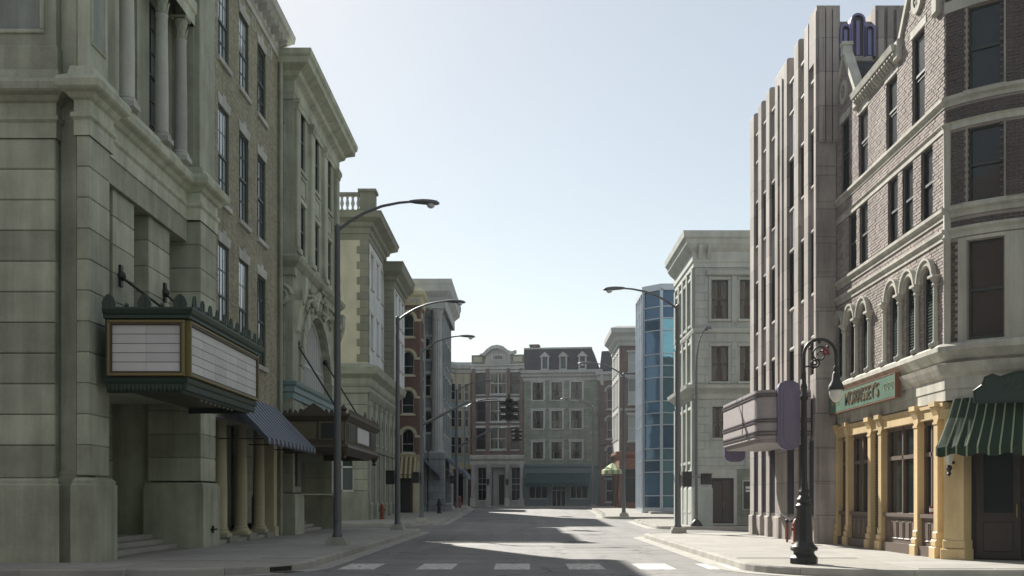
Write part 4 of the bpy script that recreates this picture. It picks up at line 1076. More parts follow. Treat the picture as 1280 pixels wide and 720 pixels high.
for k, (x0, x1, y0) in enumerate(((-8.0, -6.1, 85.2), (-6.2, -4.5, 88.5))):
    A2 = thing('canvas_awning', ['slate blue awning hung between the column pedestals', 'slate blue awning folded out over the far corner door'][k], 'awning', (x0, y0, 3), None)
    if k == 0: w2 = MB().quad((-8.1, 85.0, 5.0), (-8.1, 85.0+.02, 4.98), (-6.3, 83.9, 3.3), (-6.3, 83.88, 3.34)).prism([(-8.0, 5.0), (-6.3, 3.35), (-6.3, 3.05), (-6.45, 3.3), (-8.0, 4.85)], 83.9, 85.0, 'y')
    else: w2 = MB().prism([(-6.25, 4.9), (-4.6, 3.6), (-4.4, 3.1), (-4.6, 3.3), (-6.25, 4.7)], 88.2, 94.5, 'y')
    wput(A2, 'canopy', w2, M['slate_blue_canvas'])
    wput(A2, 'awning_frame', MB().tube([(-6.3, y0+3*k, 3.25), (-6.3-1.4*(1-k)+1.6*k, y0+3*k, 3.25)], .03, 6), M['iron'])
# dark recessed house behind
DK = thing('narrow_dark_house', 'narrow dark brown house squeezed beside the cream bay-fronted house', 'house', (-9, 108, .75))
DF = Face(DK, -16.5, 108, 0)
house(DK, DF, 8.8, .5, 13.4, (1.2, 3.2, 5.2, 7.6), [(4.8, .9, 1.9, False), (7.6, .9, 1.9, False), (10.4, .9, 1.9, False), (1.3, 1.2, 2.4, False)], ('dark_brick', 'dark_brick'))
wput(DK, 'building_core', MB().box(-16.5, -7.72, 108.25, 116, .3, 13.3), M['dark_brick'])
wput(DK, 'cornice', MB().sweep([(0, 13.2), (.1, 13.3), (.3, 13.6), (.35, 13.8), (0, 13.9)], [(-16.5, 108), (-7.7, 108), (-7.7, 116)]), M['dark_brick'])

# ---------------------------------------------------------------- street end
E1 = thing('cream_bay_house', 'cream and yellow house with polygonal bay windows and pale blue panels', 'house', (-8, 126, .75))
wput(E1, 'building_core', MB().box(-22, -5.9, 126.6, 138, .3, 16.4), M['far_cream'])
pts = [(-10.4, 126.5), (-10.4, 126.0), (-9.8, 125.2), (-8.3, 125.2), (-7.7, 126.0), (-7.0, 126.0), (-6.0, 126.0)]
wput(E1, 'bay_wall', MB().sweep([(0, 5.4), (0, 15.8), (-.3, 15.8), (-.3, 5.4)], pts), M['far_cream'])
wput(E1, 'cornice', MB().sweep([(0, 15.6), (.15, 15.7), (.15, 16.0), (.4, 16.2), (.45, 16.6), (.1, 16.9), (0, 16.9)], [(-22, 126.3), (-10.4, 126.3)] + pts[1:] + [(-5.9, 130)]), M['far_grey'])
segs = [((-10.4, 126.0), (-9.8, 125.2)), ((-9.8, 125.2), (-8.3, 125.2)), ((-8.3, 125.2), (-7.7, 126.0)), ((-7.6, 126.0), (-6.1, 126.0))]
for (ax, ay), (bx_, by_) in segs:
    ang = math.atan2(by_-ay, bx_-ax); L = math.dist((ax, ay), (bx_, by_)); f = Face(E1, ax, ay, ang)
    n = 2 if L > 1.2 else 1
    for z in (6.6, 9.6, 12.6):
        for k in range(n):
            x = L*(k+.5)/n; w_ = round(L/n-.28, 2)
            window(f, x, z, w_, 1.9, -.04, 'frame_white', 'glass_dark', 1, 2, fw=.05)
            f.put('blue_panel', MB().block(-w_/2, w_/2, -.06, .02, -.95, -.25, .03), M['blue_panel'], x, 0, z)
        f.put('yellow_band', MB().block(0, L, -.09, .02, -.2, -.06, .02), M['yellow_trim'], 0, 0, z)
    for k in range(n+1): f.put('yellow_mullion', MB().box(-.07, .07, -.08, .02, 5.5, 15.6), M['yellow_trim'], L*k/n, 0, 0)
wput(E1, 'ground_floor', MB().box(-12, -5.95, 126.2, 126.5, .5, 5.4), M['dark_brick'])
wput(E1, 'shop_fascia', MB().box(-11, -5.9, 125.5, 126.2, 4.9, 5.4), M['yellow_trim'])
for x in (-10.3, -8.8, -7.3): wput(E1, 'shop_window', MB().box(x-.5, x+.5, 126.1, 126.21, 1.2, 4.3), M['glass_dark'])
for x in (-9.55, -8.05, -6.4): wput(E1, 'shop_post', MB().box(x-.1, x+.1, 126.0, 126.2, .5, 4.9), M['far_cream'])

AE = R(-7)
E2 = thing('pedimented_brick_house', 'dark brick house with curved pediment, dated plaque and white columned ground floor', 'house', (-5.6, 122.5, .75))
EF = Face(E2, -5.75, 122.9, AE); LE = 5.75
wput(E2, 'building_core', MB().prism([tuple(EF.W(0.02, 1.4, 0))[:2], tuple(EF.W(LE, 1.4, 0))[:2], tuple(EF.W(LE, 8, 0))[:2], tuple(EF.W(.02, 8, 0))[:2]], .3, 15.9, 'z'), M['dark_brick'])
hz = (6.95, 10.0, 13.0)
hs = [(a, b, z, z+2.35) for z in hz for a, b in ((.55, 1.55), (2.0, 3.85), (4.4, 5.4))]
EF.put('wall', MB().wall(0, LE, 6.3, 15.9, hs, .25), M['dark_brick'])
for a, b, c, d in hs: window(EF, (a+b)/2, c, b-a, d-c, .2, 'frame_white' if b-a > 1.2 else 'frame_dark', 'clear' if b-a > 1.2 else 'glass_dark', 2 if b-a > 1.2 else 1, 1, fw=.07, bar=.1, curtain=b-a > 1.2, sill=(.08, .18, .08), lintel=('flat', .26, .08), sillmat='far_grey')
for x in (.25, 1.78, 4.1, 5.5): EF.put('pilaster', MB().block(x-.2, x+.2, -.12, .02, 6.3, 15.8, .03), M['dark_brick'])
EF.put('entablature', MB().prism([(0, 15.7), (-.1, 15.7), (-.1, 16.0), (-.3, 16.1), (-.3, 16.25), (0, 16.3)], -.1, LE+.1), M['far_grey'])
EF.put('parapet', MB().box(0, LE, -.02, .4, 16.25, 17.3), M['olive_stone'])
ped = [(.9, 17.35), (1.3, 17.45), (1.75, 17.9), (2.3, 18.25), (2.9, 18.35), (3.5, 18.2), (4.1, 17.75), (4.5, 17.6), (4.95, 17.75), (4.95, 17.45), (4.3, 17.25), (3.8, 17.6), (3.0, 17.95), (2.3, 17.85), (1.8, 17.45), (1.5, 17.15)]
EF.put('pediment_cornice', MB().prism(ped, -.5, .3, 'y'), M['far_grey'])
EF.put('pediment', MB().prism([(1.5, 16.3), (4.3, 16.3), (4.3, 17.2), (3.8, 17.6), (3.0, 17.9), (2.3, 17.8), (1.7, 17.4)], -.15, .3, 'y'), M['far_grey'])
pq = EF.put('date_plaque', MB().block(2.1, 3.7, -.2, -.14, 16.6, 17.35, .03), M['far_white'])
def lettering(text, size, ext, mat, name='lettering', sx=1.0, offset=0.0):
    c = bpy.data.curves.new(name, 'FONT'); c.body = text; c.size = size; c.extrude = ext; c.align_x = 'CENTER'; c.align_y = 'CENTER'; c.offset = offset
    t = bpy.data.objects.new('tmp_text', c); COL.objects.link(t)
    bpy.context.view_layer.update()
    me = bpy.data.meshes.new_from_object(t.evaluated_get(bpy.context.evaluated_depsgraph_get()))
    bpy.data.objects.remove(t); bpy.data.curves.remove(c)
    for v in me.vertices: v.co = Vector((v.co.x*sx, -v.co.z, v.co.y))      # stand it up, facing -y
    me.name = name; me.materials.clear(); me.materials.append(mat); return me
sub(pq, 'date_numerals', lettering('1886', .55, .02, M['iron']), None, (2.9, -.215, 16.97))
for x0, x1 in ((.2, 1.2), (4.6, 5.6)): EF.put('parapet_panel', MB().block(x0, x1, -.08, .0, 16.5, 17.1, .04), M['far_cream'])
EF.put('ground_wall', MB().wall(0, LE, .4, 6.3, [(.6, 1.6, 1.3, 5.0), (2.2, 3.7, .75, 5.0), (4.3, 5.4, 1.3, 5.0)], 1.0), M['far_white'])
EF.put('ground_cornice', MB().prism([(0, 5.3), (-.15, 5.3), (-.15, 5.7), (-.4, 5.9), (-.45, 6.2), (0, 6.35)], -.15, LE+.1), M['far_white'])
for x in (.2, 1.9, 4.0, 5.55):
    o = EF.put('column', MB().lathe([(.22, 1.6), (.2, 4.9), (.26, 5.0), (.26, 5.3)], x, -.2, 12), M['far_white']); sub(o, 'pedestal', MB().box(x-.3, x+.3, -.5, .1, .5, 1.6), M['far_white'])
for x, w_ in ((1.1, 1.0), (4.85, 1.1)): window(EF, x, 1.3, w_, 3.7, .5, 'frame_white', 'glass_dull', 2, 3, fw=.08)
dd = EF.put('door', MB().box(2.25, 3.65, .9, .98, .75, 5.0), M['far_grey']); sub(dd, 'door_panel', MB().block(2.9, 3.5, .85, .9, .9, 4.2), M['dark_wood'])
for x in (1.9, 4.0): EF.put('wall_lantern', MB().lathe([(.05, 3.0), (.16, 3.2), (.18, 3.6), (.05, 3.75)], x, -.55, 8), M['iron'])

E3 = thing('mansard_house', 'olive stone house with mansard roof, three dormers and a teal awning shopfront', 'house', (3, 121.5, .75))
p0 = EF.W(LE, 0, 0)
E3F = Face(E3, p0.x+.03, p0.y-.0, AE); L3_ = 8.15
def fpoly(F, pts): return [tuple(F.W(x, y, 0))[:2] for x, y in pts]
wput(E3, 'building_core', MB().prism(fpoly(E3F, [(0.03, 1.4), (L3_-.03, 1.4), (L3_-.03, 9), (.03, 9)]), .3, 15.0, 'z'), M['olive_stone'])
house(E3, E3F, L3_, 5.3, 14.6, (1.55, 3.6, 5.75), [(5.9, 1.15, 1.8, False), (9.2, 1.15, 1.9, False), (12.3, 1.15, 1.9, False)], ('olive_stone', 'far_grey'), style=dict(lintel=('surround', .2, .05), frame='frame_dark', pane='clear', cols=1, curtain=True))
E3S = Face(E3, *tuple(E3F.W(L3_, 0, 0))[:2], AE+R(90))
E3S.put('side_wall', MB().wall(0, 8, .4, 14.6), M['olive_stone'])
E3F.put('cornice', MB().prism([(0, 14.4), (-.1, 14.4), (-.1, 14.7), (-.35, 14.85), (-.4, 15.1), (-.65, 15.2), (-.7, 15.5), (0, 15.55)], -.3, L3_+.5), M['far_grey'])
for i in range(18): E3F.put('cornice_bracket', cached('cb3', lambda: MB().prism([(0, 0), (-.2, .08), (-.55, .45), (0, .45)], -.1, .1).mesh('cornice_bracket', M['far_grey'])), None, .2+i*.46, 0, 14.72)
mr = E3F.put('mansard_roof', MB().prism([(.1, 15.5), (.9, 18.0), (6, 18.0), (6, 15.5)], -.1, L3_-.8).poly([(L3_-.8, .9, 18.0), (L3_+.1, .1, 15.5), (L3_+.1, 6, 15.5), (L3_-.8, 6, 18.0)]).poly([(L3_-.8, .1, 15.5), (L3_+.1, .1, 15.5), (L3_-.8, .9, 18.0)]), M['slate'])
sub(mr, 'roof_curb', MB().box(-.1, L3_-.75, .8, 1.0, 17.95, 18.12), M['far_grey'])
sub(mr, 'chimney', MB().box(.3, 1.3, 3, 4, 17.9, 18.8).box(.22, 1.38, 2.92, 4.08, 18.6, 18.75), M['dark_brick'])
for x in (2.3, 4.3, 6.4):
    dm = E3F.put('dormer', MB().box(x-.42, x-.28, -.02, 1.0, 15.5, 17.0).box(x+.28, x+.42, -.02, 1.0, 15.5, 17.0).prism([(x-.6, 17.0), (x+.6, 17.0), (x, 17.55)], -.1, 1.2, 'y').box(x-.28, x+.28, -.01, .9, 15.5, 15.7), M['far_grey'])
    sub(dm, 'pane', MB().quad((x-.28, .05, 15.7), (x+.28, .05, 15.7), (x+.28, .05, 17.0), (x-.28, .05, 17.0)), M['glass_dark'])
sf = E3F.put('shopfront', MB().wall(0, L3_, .4, 5.3, [(.5, 2.6, 1.5, 4.3), (3.0, 4.6, .6, 4.3), (5.0, 7.0, 1.5, 4.3)], .5), M['teal_shop'])
for x, w_, z, h_ in ((1.55, 2.1, 1.5, 2.8), (3.8, 1.6, .6, 3.7), (6.0, 2.0, 1.5, 2.8)): window(E3F, x, z, w_, h_, .4, 'frame_white', 'glass_dull', 3, 2, fw=.09, bar=.07, mid=.75, name='shop_window')
E3F.put('shop_cornice', MB().prism([(0, 4.9), (-.2, 4.95), (-.3, 5.2), (-.3, 5.35), (0, 5.4)], -.1, L3_), M['teal_shop'])
AW3 = thing('teal_awning', 'dark teal canvas awning across the mansard house shopfront', 'awning', tuple(E3F.W(3.7, 0, 3)))
f3 = Face(AW3, E3F.o.x, E3F.o.y, AE)
f3.put('canopy', MB().prism([(-.05, 4.35), (-1.5, 3.3), (-1.5, 2.85), (-1.46, 2.85), (-1.46, 3.26), (-.05, 4.25)], .3, 7.2), M['teal_canvas'])
f3.put('awning_frame', MB().tube([(.35, 0, 2.95), (.35, -1.45, 2.95), (7.15, -1.45, 2.95), (7.15, 0, 2.95)], .03, 6), M['iron'])

E4 = thing('arch_windowed_dark_house', 'dark stone house with white hooded arched windows behind the last lamp post', 'house', (8.5, 117, .75))
q0 = E3F.W(L3_+.06, -.3, 0)
E4F = Face(E4, q0.x, q0.y, R(-20))
house(E4, E4F, 6.5, .4, 14.3, (1.3, 3.2, 5.2), [(4.8, .95, 1.9, True), (8.0, .95, 1.9, True), (11.2, .95, 1.9, True), (1.2, 1.2, 2.4, False)], ('dark_brick', 'far_grey'))
wput(E4, 'building_core', MB().prism(fpoly(E4F, [(.03, .3), (6.47, .3), (6.47, 7), (.03, 7)]), .3, 14.4, 'z'), M['dark_brick'])
for z in (7.3, 10.5): E4F.put('string_course', MB().prism([(0, z), (-.12, z+.03), (-.15, z+.2), (0, z+.24)], 0, 6.5), M['dark_brick'])
E4F.put('cornice', MB().prism([(0, 14.2), (-.2, 14.3), (-.3, 14.7), (-.6, 14.9), (-.6, 15.2), (0, 15.25)], -.2, 6.6), M['far_grey'])
for x in (.4, 2.2, 4.2, 6.1): E4F.put('cornice_bracket', MB().prism([(0, 13.7), (-.2, 13.8), (-.5, 14.6), (-.5, 14.85), (0, 14.85)], x-.16, x+.16), M['far_grey'])
E4F.put('mansard_roof', MB().prism([(.1, 15.2), (1.0, 17.6), (6.5, 17.6), (6.5, 15.2)], 0, 6.5), M['slate'])
E4F.put('door_canopy', MB().prism([(0, 4.0), (-.6, 4.0), (-.6, 4.2), (0, 4.4)], .5, 2.0), M['far_grey'])
# ================================================================ RIGHT SIDE
# ---------------------------------------------------------------- R5 brick and orange shop
V = thing('orange_shop_building', 'brown brick building with tall cornice above an orange-brown shopfront', 'building', (8.5, 100, gz(100)+.15))
VS = Face(V, 8.5, 108, R(-90)); VF = Face(V, 8.5, 100, 0)
wput(V, 'building_core', MB().box(8.8, 22, 100.3, 108, .2, 15.6), M['dark_brick'])
house(V, VS, 8, 5.6, 15.4, (1.2, 2.9, 4.6, 6.5), [(7.0, .9, 2.2, False), (10.0, .9, 2.2, False), (13.0, .8, 1.6, False)], ('far_white', 'far_grey'))
house(V, VF, 8, 5.6, 15.4, (1.3, 3.6, 6.0), [(6.7, 1.0, 2.3, False), (10.0, 1.0, 2.2, False), (12.9, 1.0, 1.7, False)], ('dark_brick', 'far_grey'), style=dict(pane='glass_pale'))
for z in (9.4, 12.4): VF.put('string_course', MB().block(-.05, 8, -.07, .02, z, z+.22, .03), M['far_grey'])
wput(V, 'cornice', MB().sweep([(0, 15.2), (.1, 15.2), (.1, 15.5), (.3, 15.7), (.4, 16.0), (.75, 16.3), (.8, 16.7), (.2, 16.95), (0, 16.95)], [(8.5, 108), (8.5, 100), (22, 100)]), M['far_grey'])
VF.put('shopfront', MB().wall(0, 8, .3, 5.6, [(.5, 1.7, 1.2, 4.2), (2.2, 3.3, .7, 4.2), (3.8, 5.4, 1.2, 4.2)], .4), M['orange_shop'])
VS.put('shopfront', MB().wall(0, 8, .3, 5.6, [(.6, 2.6, 1.2, 4.2), (3.2, 4.4, .7, 4.2), (5.0, 7.4, 1.2, 4.2)], .4), M['orange_shop'])
for F_, L in ((VF, ((1.1, 1.2, 1.2), (2.75, 1.1, .7), (4.6, 1.6, 1.2))), (VS, ((1.6, 2.0, 1.2), (3.8, 1.2, .7), (6.2, 2.4, 1.2)))):
    for x, w_, z in L: window(F_, x, z, w_, 4.2-z, .3, 'frame_dark', 'glass_dark', 2, 1, mid=.75, name='shop_window')
wput(V, 'shop_cornice', MB().sweep([(0, 5.2), (.1, 5.25), (.3, 5.5), (.3, 5.75), (0, 5.8)], [(8.5, 108), (8.5, 100), (22, 100)]), M['orange_shop'])
UM = thing('shop_parasol', 'faded green and cream fringed canopy on thin poles at the orange shop corner', 'canopy', (8.0, 101, gz(101)+.15))
cz = 4.1
m = MB()
for k in range(10):
    a, b = 2*math.pi*k/10, 2*math.pi*(k+1)/10
    m.poly([(8.0+.1*math.cos(a), 101+.15*math.sin(a), 4.75), (8.0+1.0*math.cos(a), 101+1.6*math.sin(a), cz), (8.0+1.0*math.cos(b), 101+1.6*math.sin(b), cz), (8.0+.1*math.cos(b), 101+.15*math.sin(b), 4.75)])
    m.quad((8.0+1.0*math.cos(a), 101+1.6*math.sin(a), cz), (8.0+1.0*math.cos(b), 101+1.6*math.sin(b), cz), (8.0+1.02*math.cos(b), 101+1.62*math.sin(b), cz-.35), (8.0+1.02*math.cos(a), 101+1.62*math.sin(a), cz-.35))
wput(UM, 'canopy', m, M['umbrella']); wput(UM, 'pole', MB().tube([(8.0, 101, .7), (8.0, 101, 4.8)], .05, 8), M['iron'])
wput(UM, 'base', MB().lathe([(.4, .68), (.4, .8), (.1, .86)], 8.0, 101, 14), M['concrete'])

# ---------------------------------------------------------------- R4 glass building
K = thing('blue_glass_building', 'blue glass curtain-wall building with pale steel mullions and a chamfered corner', 'building', (8.74, 81.5, gz(81)+.15))
pl = [(8.74, 86.3), (8.74, 81.6), (9.89, 80.35), (18, 80.35)]
wput(K, 'building_core', MB().prism([(9.0, 86.2), (9.0, 81.75), (10.0, 80.6), (18, 80.6), (18, 86.2)], .85, 16.7, 'z'), M['deco_dark'])
wput(K, 'base_wall', MB().prism([(9.4, 86), (9.4, 82.0), (10.2, 81.1), (18, 81.1), (18, 86)], 0, .9, 'z'), M['deco_dark'])
zs = [.85, 1.75]
while zs[-1] < 16: zs += [zs[-1]+1.7, zs[-1]+2.55, zs[-1]+3.4]
zs = [z for z in zs if z < 16.3] + [16.55]
for (ax, ay), (bx_, by_), n, gm in ((pl[0], pl[1], 4, 'glass_blue'), (pl[1], pl[2], 1, 'glass_blue'), (pl[2], pl[3], 6, 'glass_teal')):
    ang = math.atan2(by_-ay, bx_-ax); L = math.dist((ax, ay), (bx_, by_)); f = Face(K, ax, ay, ang); rnd = random.Random(5)
    for i in range(n):
        for a, b in zip(zs, zs[1:]):
            mat = gm if not (gm == 'glass_teal' and (b > 15.9 or rnd.random() < .12)) else 'glass_blue'
            me = cached(('kp', round(L/n, 3), round(b-a, 2), mat), lambda: MB().quad((.03, 0, .03), (L/n-.03, 0, .03), (L/n-.03, 0, b-a-.03), (.03, 0, b-a-.03)).mesh('glass_panel', M[mat]))
            link_o = f.put('glass_panel', me, None, i*L/n, .02, a)
            link_o.rotation_euler = (rnd.uniform(-.004, .004), rnd.uniform(-.002, .002), ang+rnd.uniform(-.012, .012))
    m = MB()
    for i in range(n+1): m.box(i*L/n-.065, i*L/n+.065, -.14, .05, .8, 16.6)
    f.put('mullion', m, M['curtain_wall'])
    for z in zs[1:-1]: f.put('transom', MB().box(.05, L-.05, -.07, .04, z-.035, z+.035), M['curtain_wall'])
    f.put('top_rail', MB().box(-.06, L+.06, -.14, .3, 16.5, 16.95), M['curtain_wall']); f.put('bottom_rail', MB().box(-.06, L+.06, -.1, .3, .55, .9), M['curtain_wall'])
lt = MB()
for i in range(9):
    z0 = 1+i*1.7; lt.tube([(8.55, 82.0, z0), (8.55, 85.0, z0+1.7)], .06, 5).tube([(8.55, 85.0, z0), (8.55, 82.0, z0+1.7)], .06, 5)
lt.tube([(8.55, 82, .8), (8.55, 82, 16.3)], .08, 6).tube([(8.55, 85, .8), (8.55, 85, 16.3)], .08, 6)

wput(K, 'entry_step', MB().box(8.9, 14, 78.6, 80.2, .3, .62), M['slab'])

# ---------------------------------------------------------------- R3 pale ashlar building
W = thing('pale_ashlar_building', 'pale grey ashlar building with deep bracketed cornice and curtained windows', 'building', (8.46, 55.6, gz(55)+.15))
YW = 55.6; WF = Face(W, 8.46, YW, 0); WS = Face(W, 8.46, 62.4, R(-90)); LW = 6.8
wput(W, 'building_core', MB().box(9.6, 22, 56.6, 62.4, 0, 14).box(9.0, 9.7, 56.8, 62.4, 0, 14), M['room_dark'])
cols = (1.27, 2.68, 5.0, 6.4)
hw = [(x-.42, x+.42, z, z+h) for x in cols for z, h in ((10.45, 1.95), (7.35, 1.75))] + [(x-.3, x+.3, 4.55, 6.1) for x in (1.2, 2.7, 5.0, 6.4)]
hg = [(.85, 1.95, .3, 2.55)]
WF.put('wall', MB().wall(0, 12, .2, 13.2, hw+hg, .3, .02), M['ashlar'])
blocks(WF, .02, 8.0, 2.75, 13.0, 8, 25, 'ashlar', proud=.012, back=.01, gap=.014, bev=.008, holes=[(a-.14, b+.14, c-.2, d+.18) for a, b, c, d in hw] + [(0, 9, 6.5, 7.15), (0, 9, 9.75, 10.0), (.5, 3.6, 0, 3.1)])
for x in cols:
    for z, h in ((10.45, 1.95), (7.35, 1.75)): window(WF, x, z, .84, h, .2, 'frame_dark', 'clear', 1, 2, fw=.05, mid=.5, sill=(.12, .12, .08), lintel=('flat', .14, .03), sillmat='ashlar_trim', curtain=True)
for x in (1.2, 2.7, 5.0, 6.4): window(WF, x, 4.55, .6, 1.55, .22, 'frame_dark', 'clear', 1, 2, fw=.05, sill=(.06, .1, .06), sillmat='ashlar_trim', curtain=True)
for i in range(2):   # aedicule round the paired windows
    x0, x1 = ((.7, 3.25), (4.4, 7.0))[i]
    WF.put('window_surround', MB().box(x0, x0+.13, -.08, .02, 10.3, 12.6).box(x1-.13, x1, -.08, .02, 10.3, 12.6).box((x0+x1)/2-.13, (x0+x1)/2+.13, -.08, .02, 10.3, 12.6).block(x0-.12, x1+.12, -.2, .02, 12.6, 12.85, .04), M['ashlar_trim'])
pth = [(8.46, 62.4), (8.46, YW), (20, YW)]
wput(W, 'cornice', MB().sweep([(0, 13.0), (.06, 13.0), (.06, 13.2), (.12, 13.3), (.12, 13.75), (.3, 13.9), (.45, 14.1), (.5, 14.3), (.6, 14.4), (.64, 14.7), (0, 14.75)], pth), M['ashlar_trim'])
wput(W, 'belt_cornice', MB().sweep([(0, 6.45), (.05, 6.5), (.05, 6.7), (.15, 6.8), (.45, 6.98), (.5, 7.15), (0, 7.2)], pth), M['ashlar_trim'])
wput(W, 'string_course', MB().sweep([(0, 9.75), (.06, 9.78), (.1, 9.9), (.1, 9.98), (0, 10.0)], pth), M['ashlar_trim'])
wput(W, 'plinth', MB().sweep([(0, .1), (.08, .1), (.08, 2.0), (.04, 2.1), (0, 2.12)], [(8.46, 62.4), (8.46, YW), (9.28, YW), (9.28, YW+.1)]).sweep([(0, .1), (.08, .1), (.08, 2.0), (.04, 2.1), (0, 2.12)], [(11.9, YW+.1), (11.95, YW), (20, YW)]), M['ashlar'])
for x in (.15, .6): WF.put('cornice_bracket', MB().prism([(0, 13.3), (-.15, 13.4), (-.5, 13.9), (-.5, 14.05), (0, 14.05)], x, x+.2), M['ashlar_trim'])
hws = [(x-.36, x+.36, z, z+h) for x in (1.0, 2.5, 4.0, 5.6) for z, h in ((10.3, 2.2), (7.4, 1.9), (3.4, 2.6), (.9, 1.9))]
WS.put('wall', MB().wall(0, LW, .2, 13.2, hws, .3), M['ashlar'])
for a, b, c, d in hws: window(WS, (a+b)/2, c, b-a, d-c, .22, 'frame_dark', 'glass_dark', 1, 2, sill=(.08, .14, .1), lintel=('flat', .16, .08), sillmat='ashlar_trim')
for x in (.25, 1.75, 3.25, 4.8, 6.5):
    for z0, z1 in ((.2, 6.4), (7.2, 9.7), (10.0, 13.0)): WS.put('pilaster', MB().block(x-.2, x+.2, -.12, .02, z0, z1, .03), M['ashlar_trim'])
# door, transom and notice case in the shaded ground floor
dr = WF.put('door', MB().box(.85, 1.95, .12, .2, .3, 2.55), M['dark_wood']); sub(dr, 'door_leaf', MB().block(.9, 1.38, .09, .13, .36, 2.45).block(1.42, 1.9, .09, .13, .36, 2.45), M['dark_wood']); sub(dr, 'handle', MB().box(1.44, 1.47, .04, .09, 1.1, 1.4), M['gold_trim'])
WF.put('door_frame', MB().box(.7, .85, -.05, .05, .2, 2.95).box(1.95, 2.1, -.05, .05, .2, 2.95).box(.85, 1.95, -.05, .05, 2.55, 2.95), M['ashlar_trim'])
WF.put('wall_panel', MB().box(2.1, 3.3, -.01, .03, .2, 3.0), M['olive_stone'])
nc = WF.put('notice_case', MB().block(2.35, 3.0, -.1, .0, .95, 2.45, .03), M['ashlar_trim']); bd = MB().box(2.42, 2.93, -.11, -.095, 1.02, 2.38); sub(nc, 'notice_board', bd, M['dark_panel'])
sub(nc, 'notice_sheet', MB().box(2.52, 2.84, -.117, -.112, 2.02, 2.14).box(2.52, 2.84, -.117, -.112, 1.86, 1.96), M['sign_white'])
wput(W, 'wall_behind', MB().box(8.9, 22, 56.5, 56.6, 0, 13.5), M['room_dark'])

# ---------------------------------------------------------------- R2 art deco building
D = thing('art_deco_building', 'pinkish stone art deco building with tall rounded fins and a violet arched crest', 'building', (8.75, 33.8, .15))
md = M['deco']; XD = 8.75; YD0, YD1 = 33.6, 43.35
wput(D, 'building_core', MB().box(9.25, 20, 34.1, 43.3, 0, 14.6).box(9.2, 11.4, 34.0, 36, 14.6, 16.0), md)
DS = Face(D, XD, YD1, R(-90))         # x = YD1 - Y
strips = [(33.82, 34.5), (35.0, 35.75), (36.3, 37.3), (39.05, 39.95), (40.5, 41.3), (41.85, 42.65)]
edges = [YD0] + [v for s in strips for v in s] + [YD1]
def fin_prof(d, zt, r=.1, z0=.1):
    return [(d, z0), (0, z0), (0, zt-r)] + [(r-r*math.cos(R(a)), zt-r+r*math.sin(R(a))) for a in (15, 30, 45, 60, 75, 90)] + [(d, zt)]
for i in range(0, len(edges), 2):
    a, b = YD1-edges[i+1], YD1-edges[i]
    o = DS.put('stone_fin', MB().prism(fin_prof(.5, 16.2), a, b), md)
    if b-a > 1.2:
        sub(o, 'groove_shade', MB().box((a+b)/2-.08, (a+b)/2+.08, -.004, .05, 12.9, 15.9), M['deco_dark'])  # flush dark strip, the shade of a groove put into its colour
        for s in (-.3, .3): sub(o, 'reeding', MB().box((a+b)/2+s-.05, (a+b)/2+s+.05, -.05, .02, 5.2, 15.7), md)
    sub(o, 'fin_plinth', MB().block(a-.02, b+.02, -.06, .1, .1, .9, .03), md)
zb = [5.35, 6.45, 7.75, 9.7, 11.05, 12.75, 14.25, 15.3]
for a, b in strips:
    x0, x1 = YD1-b, YD1-a
    for k, (z0, z1) in enumerate(zip(zb, zb[1:])):
        nm = 'window' if k % 2 == 1 or k == 6 else 'spandrel'
        if nm == 'window':
            p = DS.put('window', MB().box(x0, x0+.05, .10, .2, z0, z1).box(x1-.05, x1, .10, .2, z0, z1).box((x0+x1)/2-.03, (x0+x1)/2+.03, .10, .2, z0, z1), M['deco_bar'])
            sub(p, 'pane', MB().quad((x0, .14, z0), (x1, .14, z0), (x1, .14, z1), (x0, .14, z1)), M['deco_glass'])
        else:
            p = DS.put('window', MB().box(x0, x0+.04, .10, .2, z0, z1).box(x1-.04, x1, .10, .2, z0, z1), M['frame_dark'])
            sub(p, 'pane', MB().quad((x0, .145, z0), (x1, .145, z0), (x1, .145, z1), (x0, .145, z1)), M['glass_dull'])
        DS.put('spandrel_bar', MB().block(x0, x1, .06, .3, z1-.05, z1+.05, .02), M['deco_bar'])
    DS.put('lintel', MB().box(x0, x1, .04, .45, 3.3, 5.3), md)
    lw = DS.put('window', MB().box(x0, x1, .04, .2, .95, 1.02).box(x0, x0+.04, .04, .2, 1.02, 3.3).box(x1-.04, x1, .04, .2, 1.02, 3.3), M['frame_dark'])
    sub(lw, 'pane', MB().quad((x0, .09, 1.0), (x1, .09, 1.0), (x1, .09, 3.3), (x0, .09, 3.3)), M['glass_dull'])
    bars = MB()
    for k in range(5): bars.box(x0+.08+k*.12, x0+.1+k*.12, .05, .08, 1.0, 3.3)
    sub(lw, 'window_bars', bars, M['violet_metal'])
    DS.put('bulkhead', MB().box(x0, x1, .06, .5, .1, .95), M['deco'])
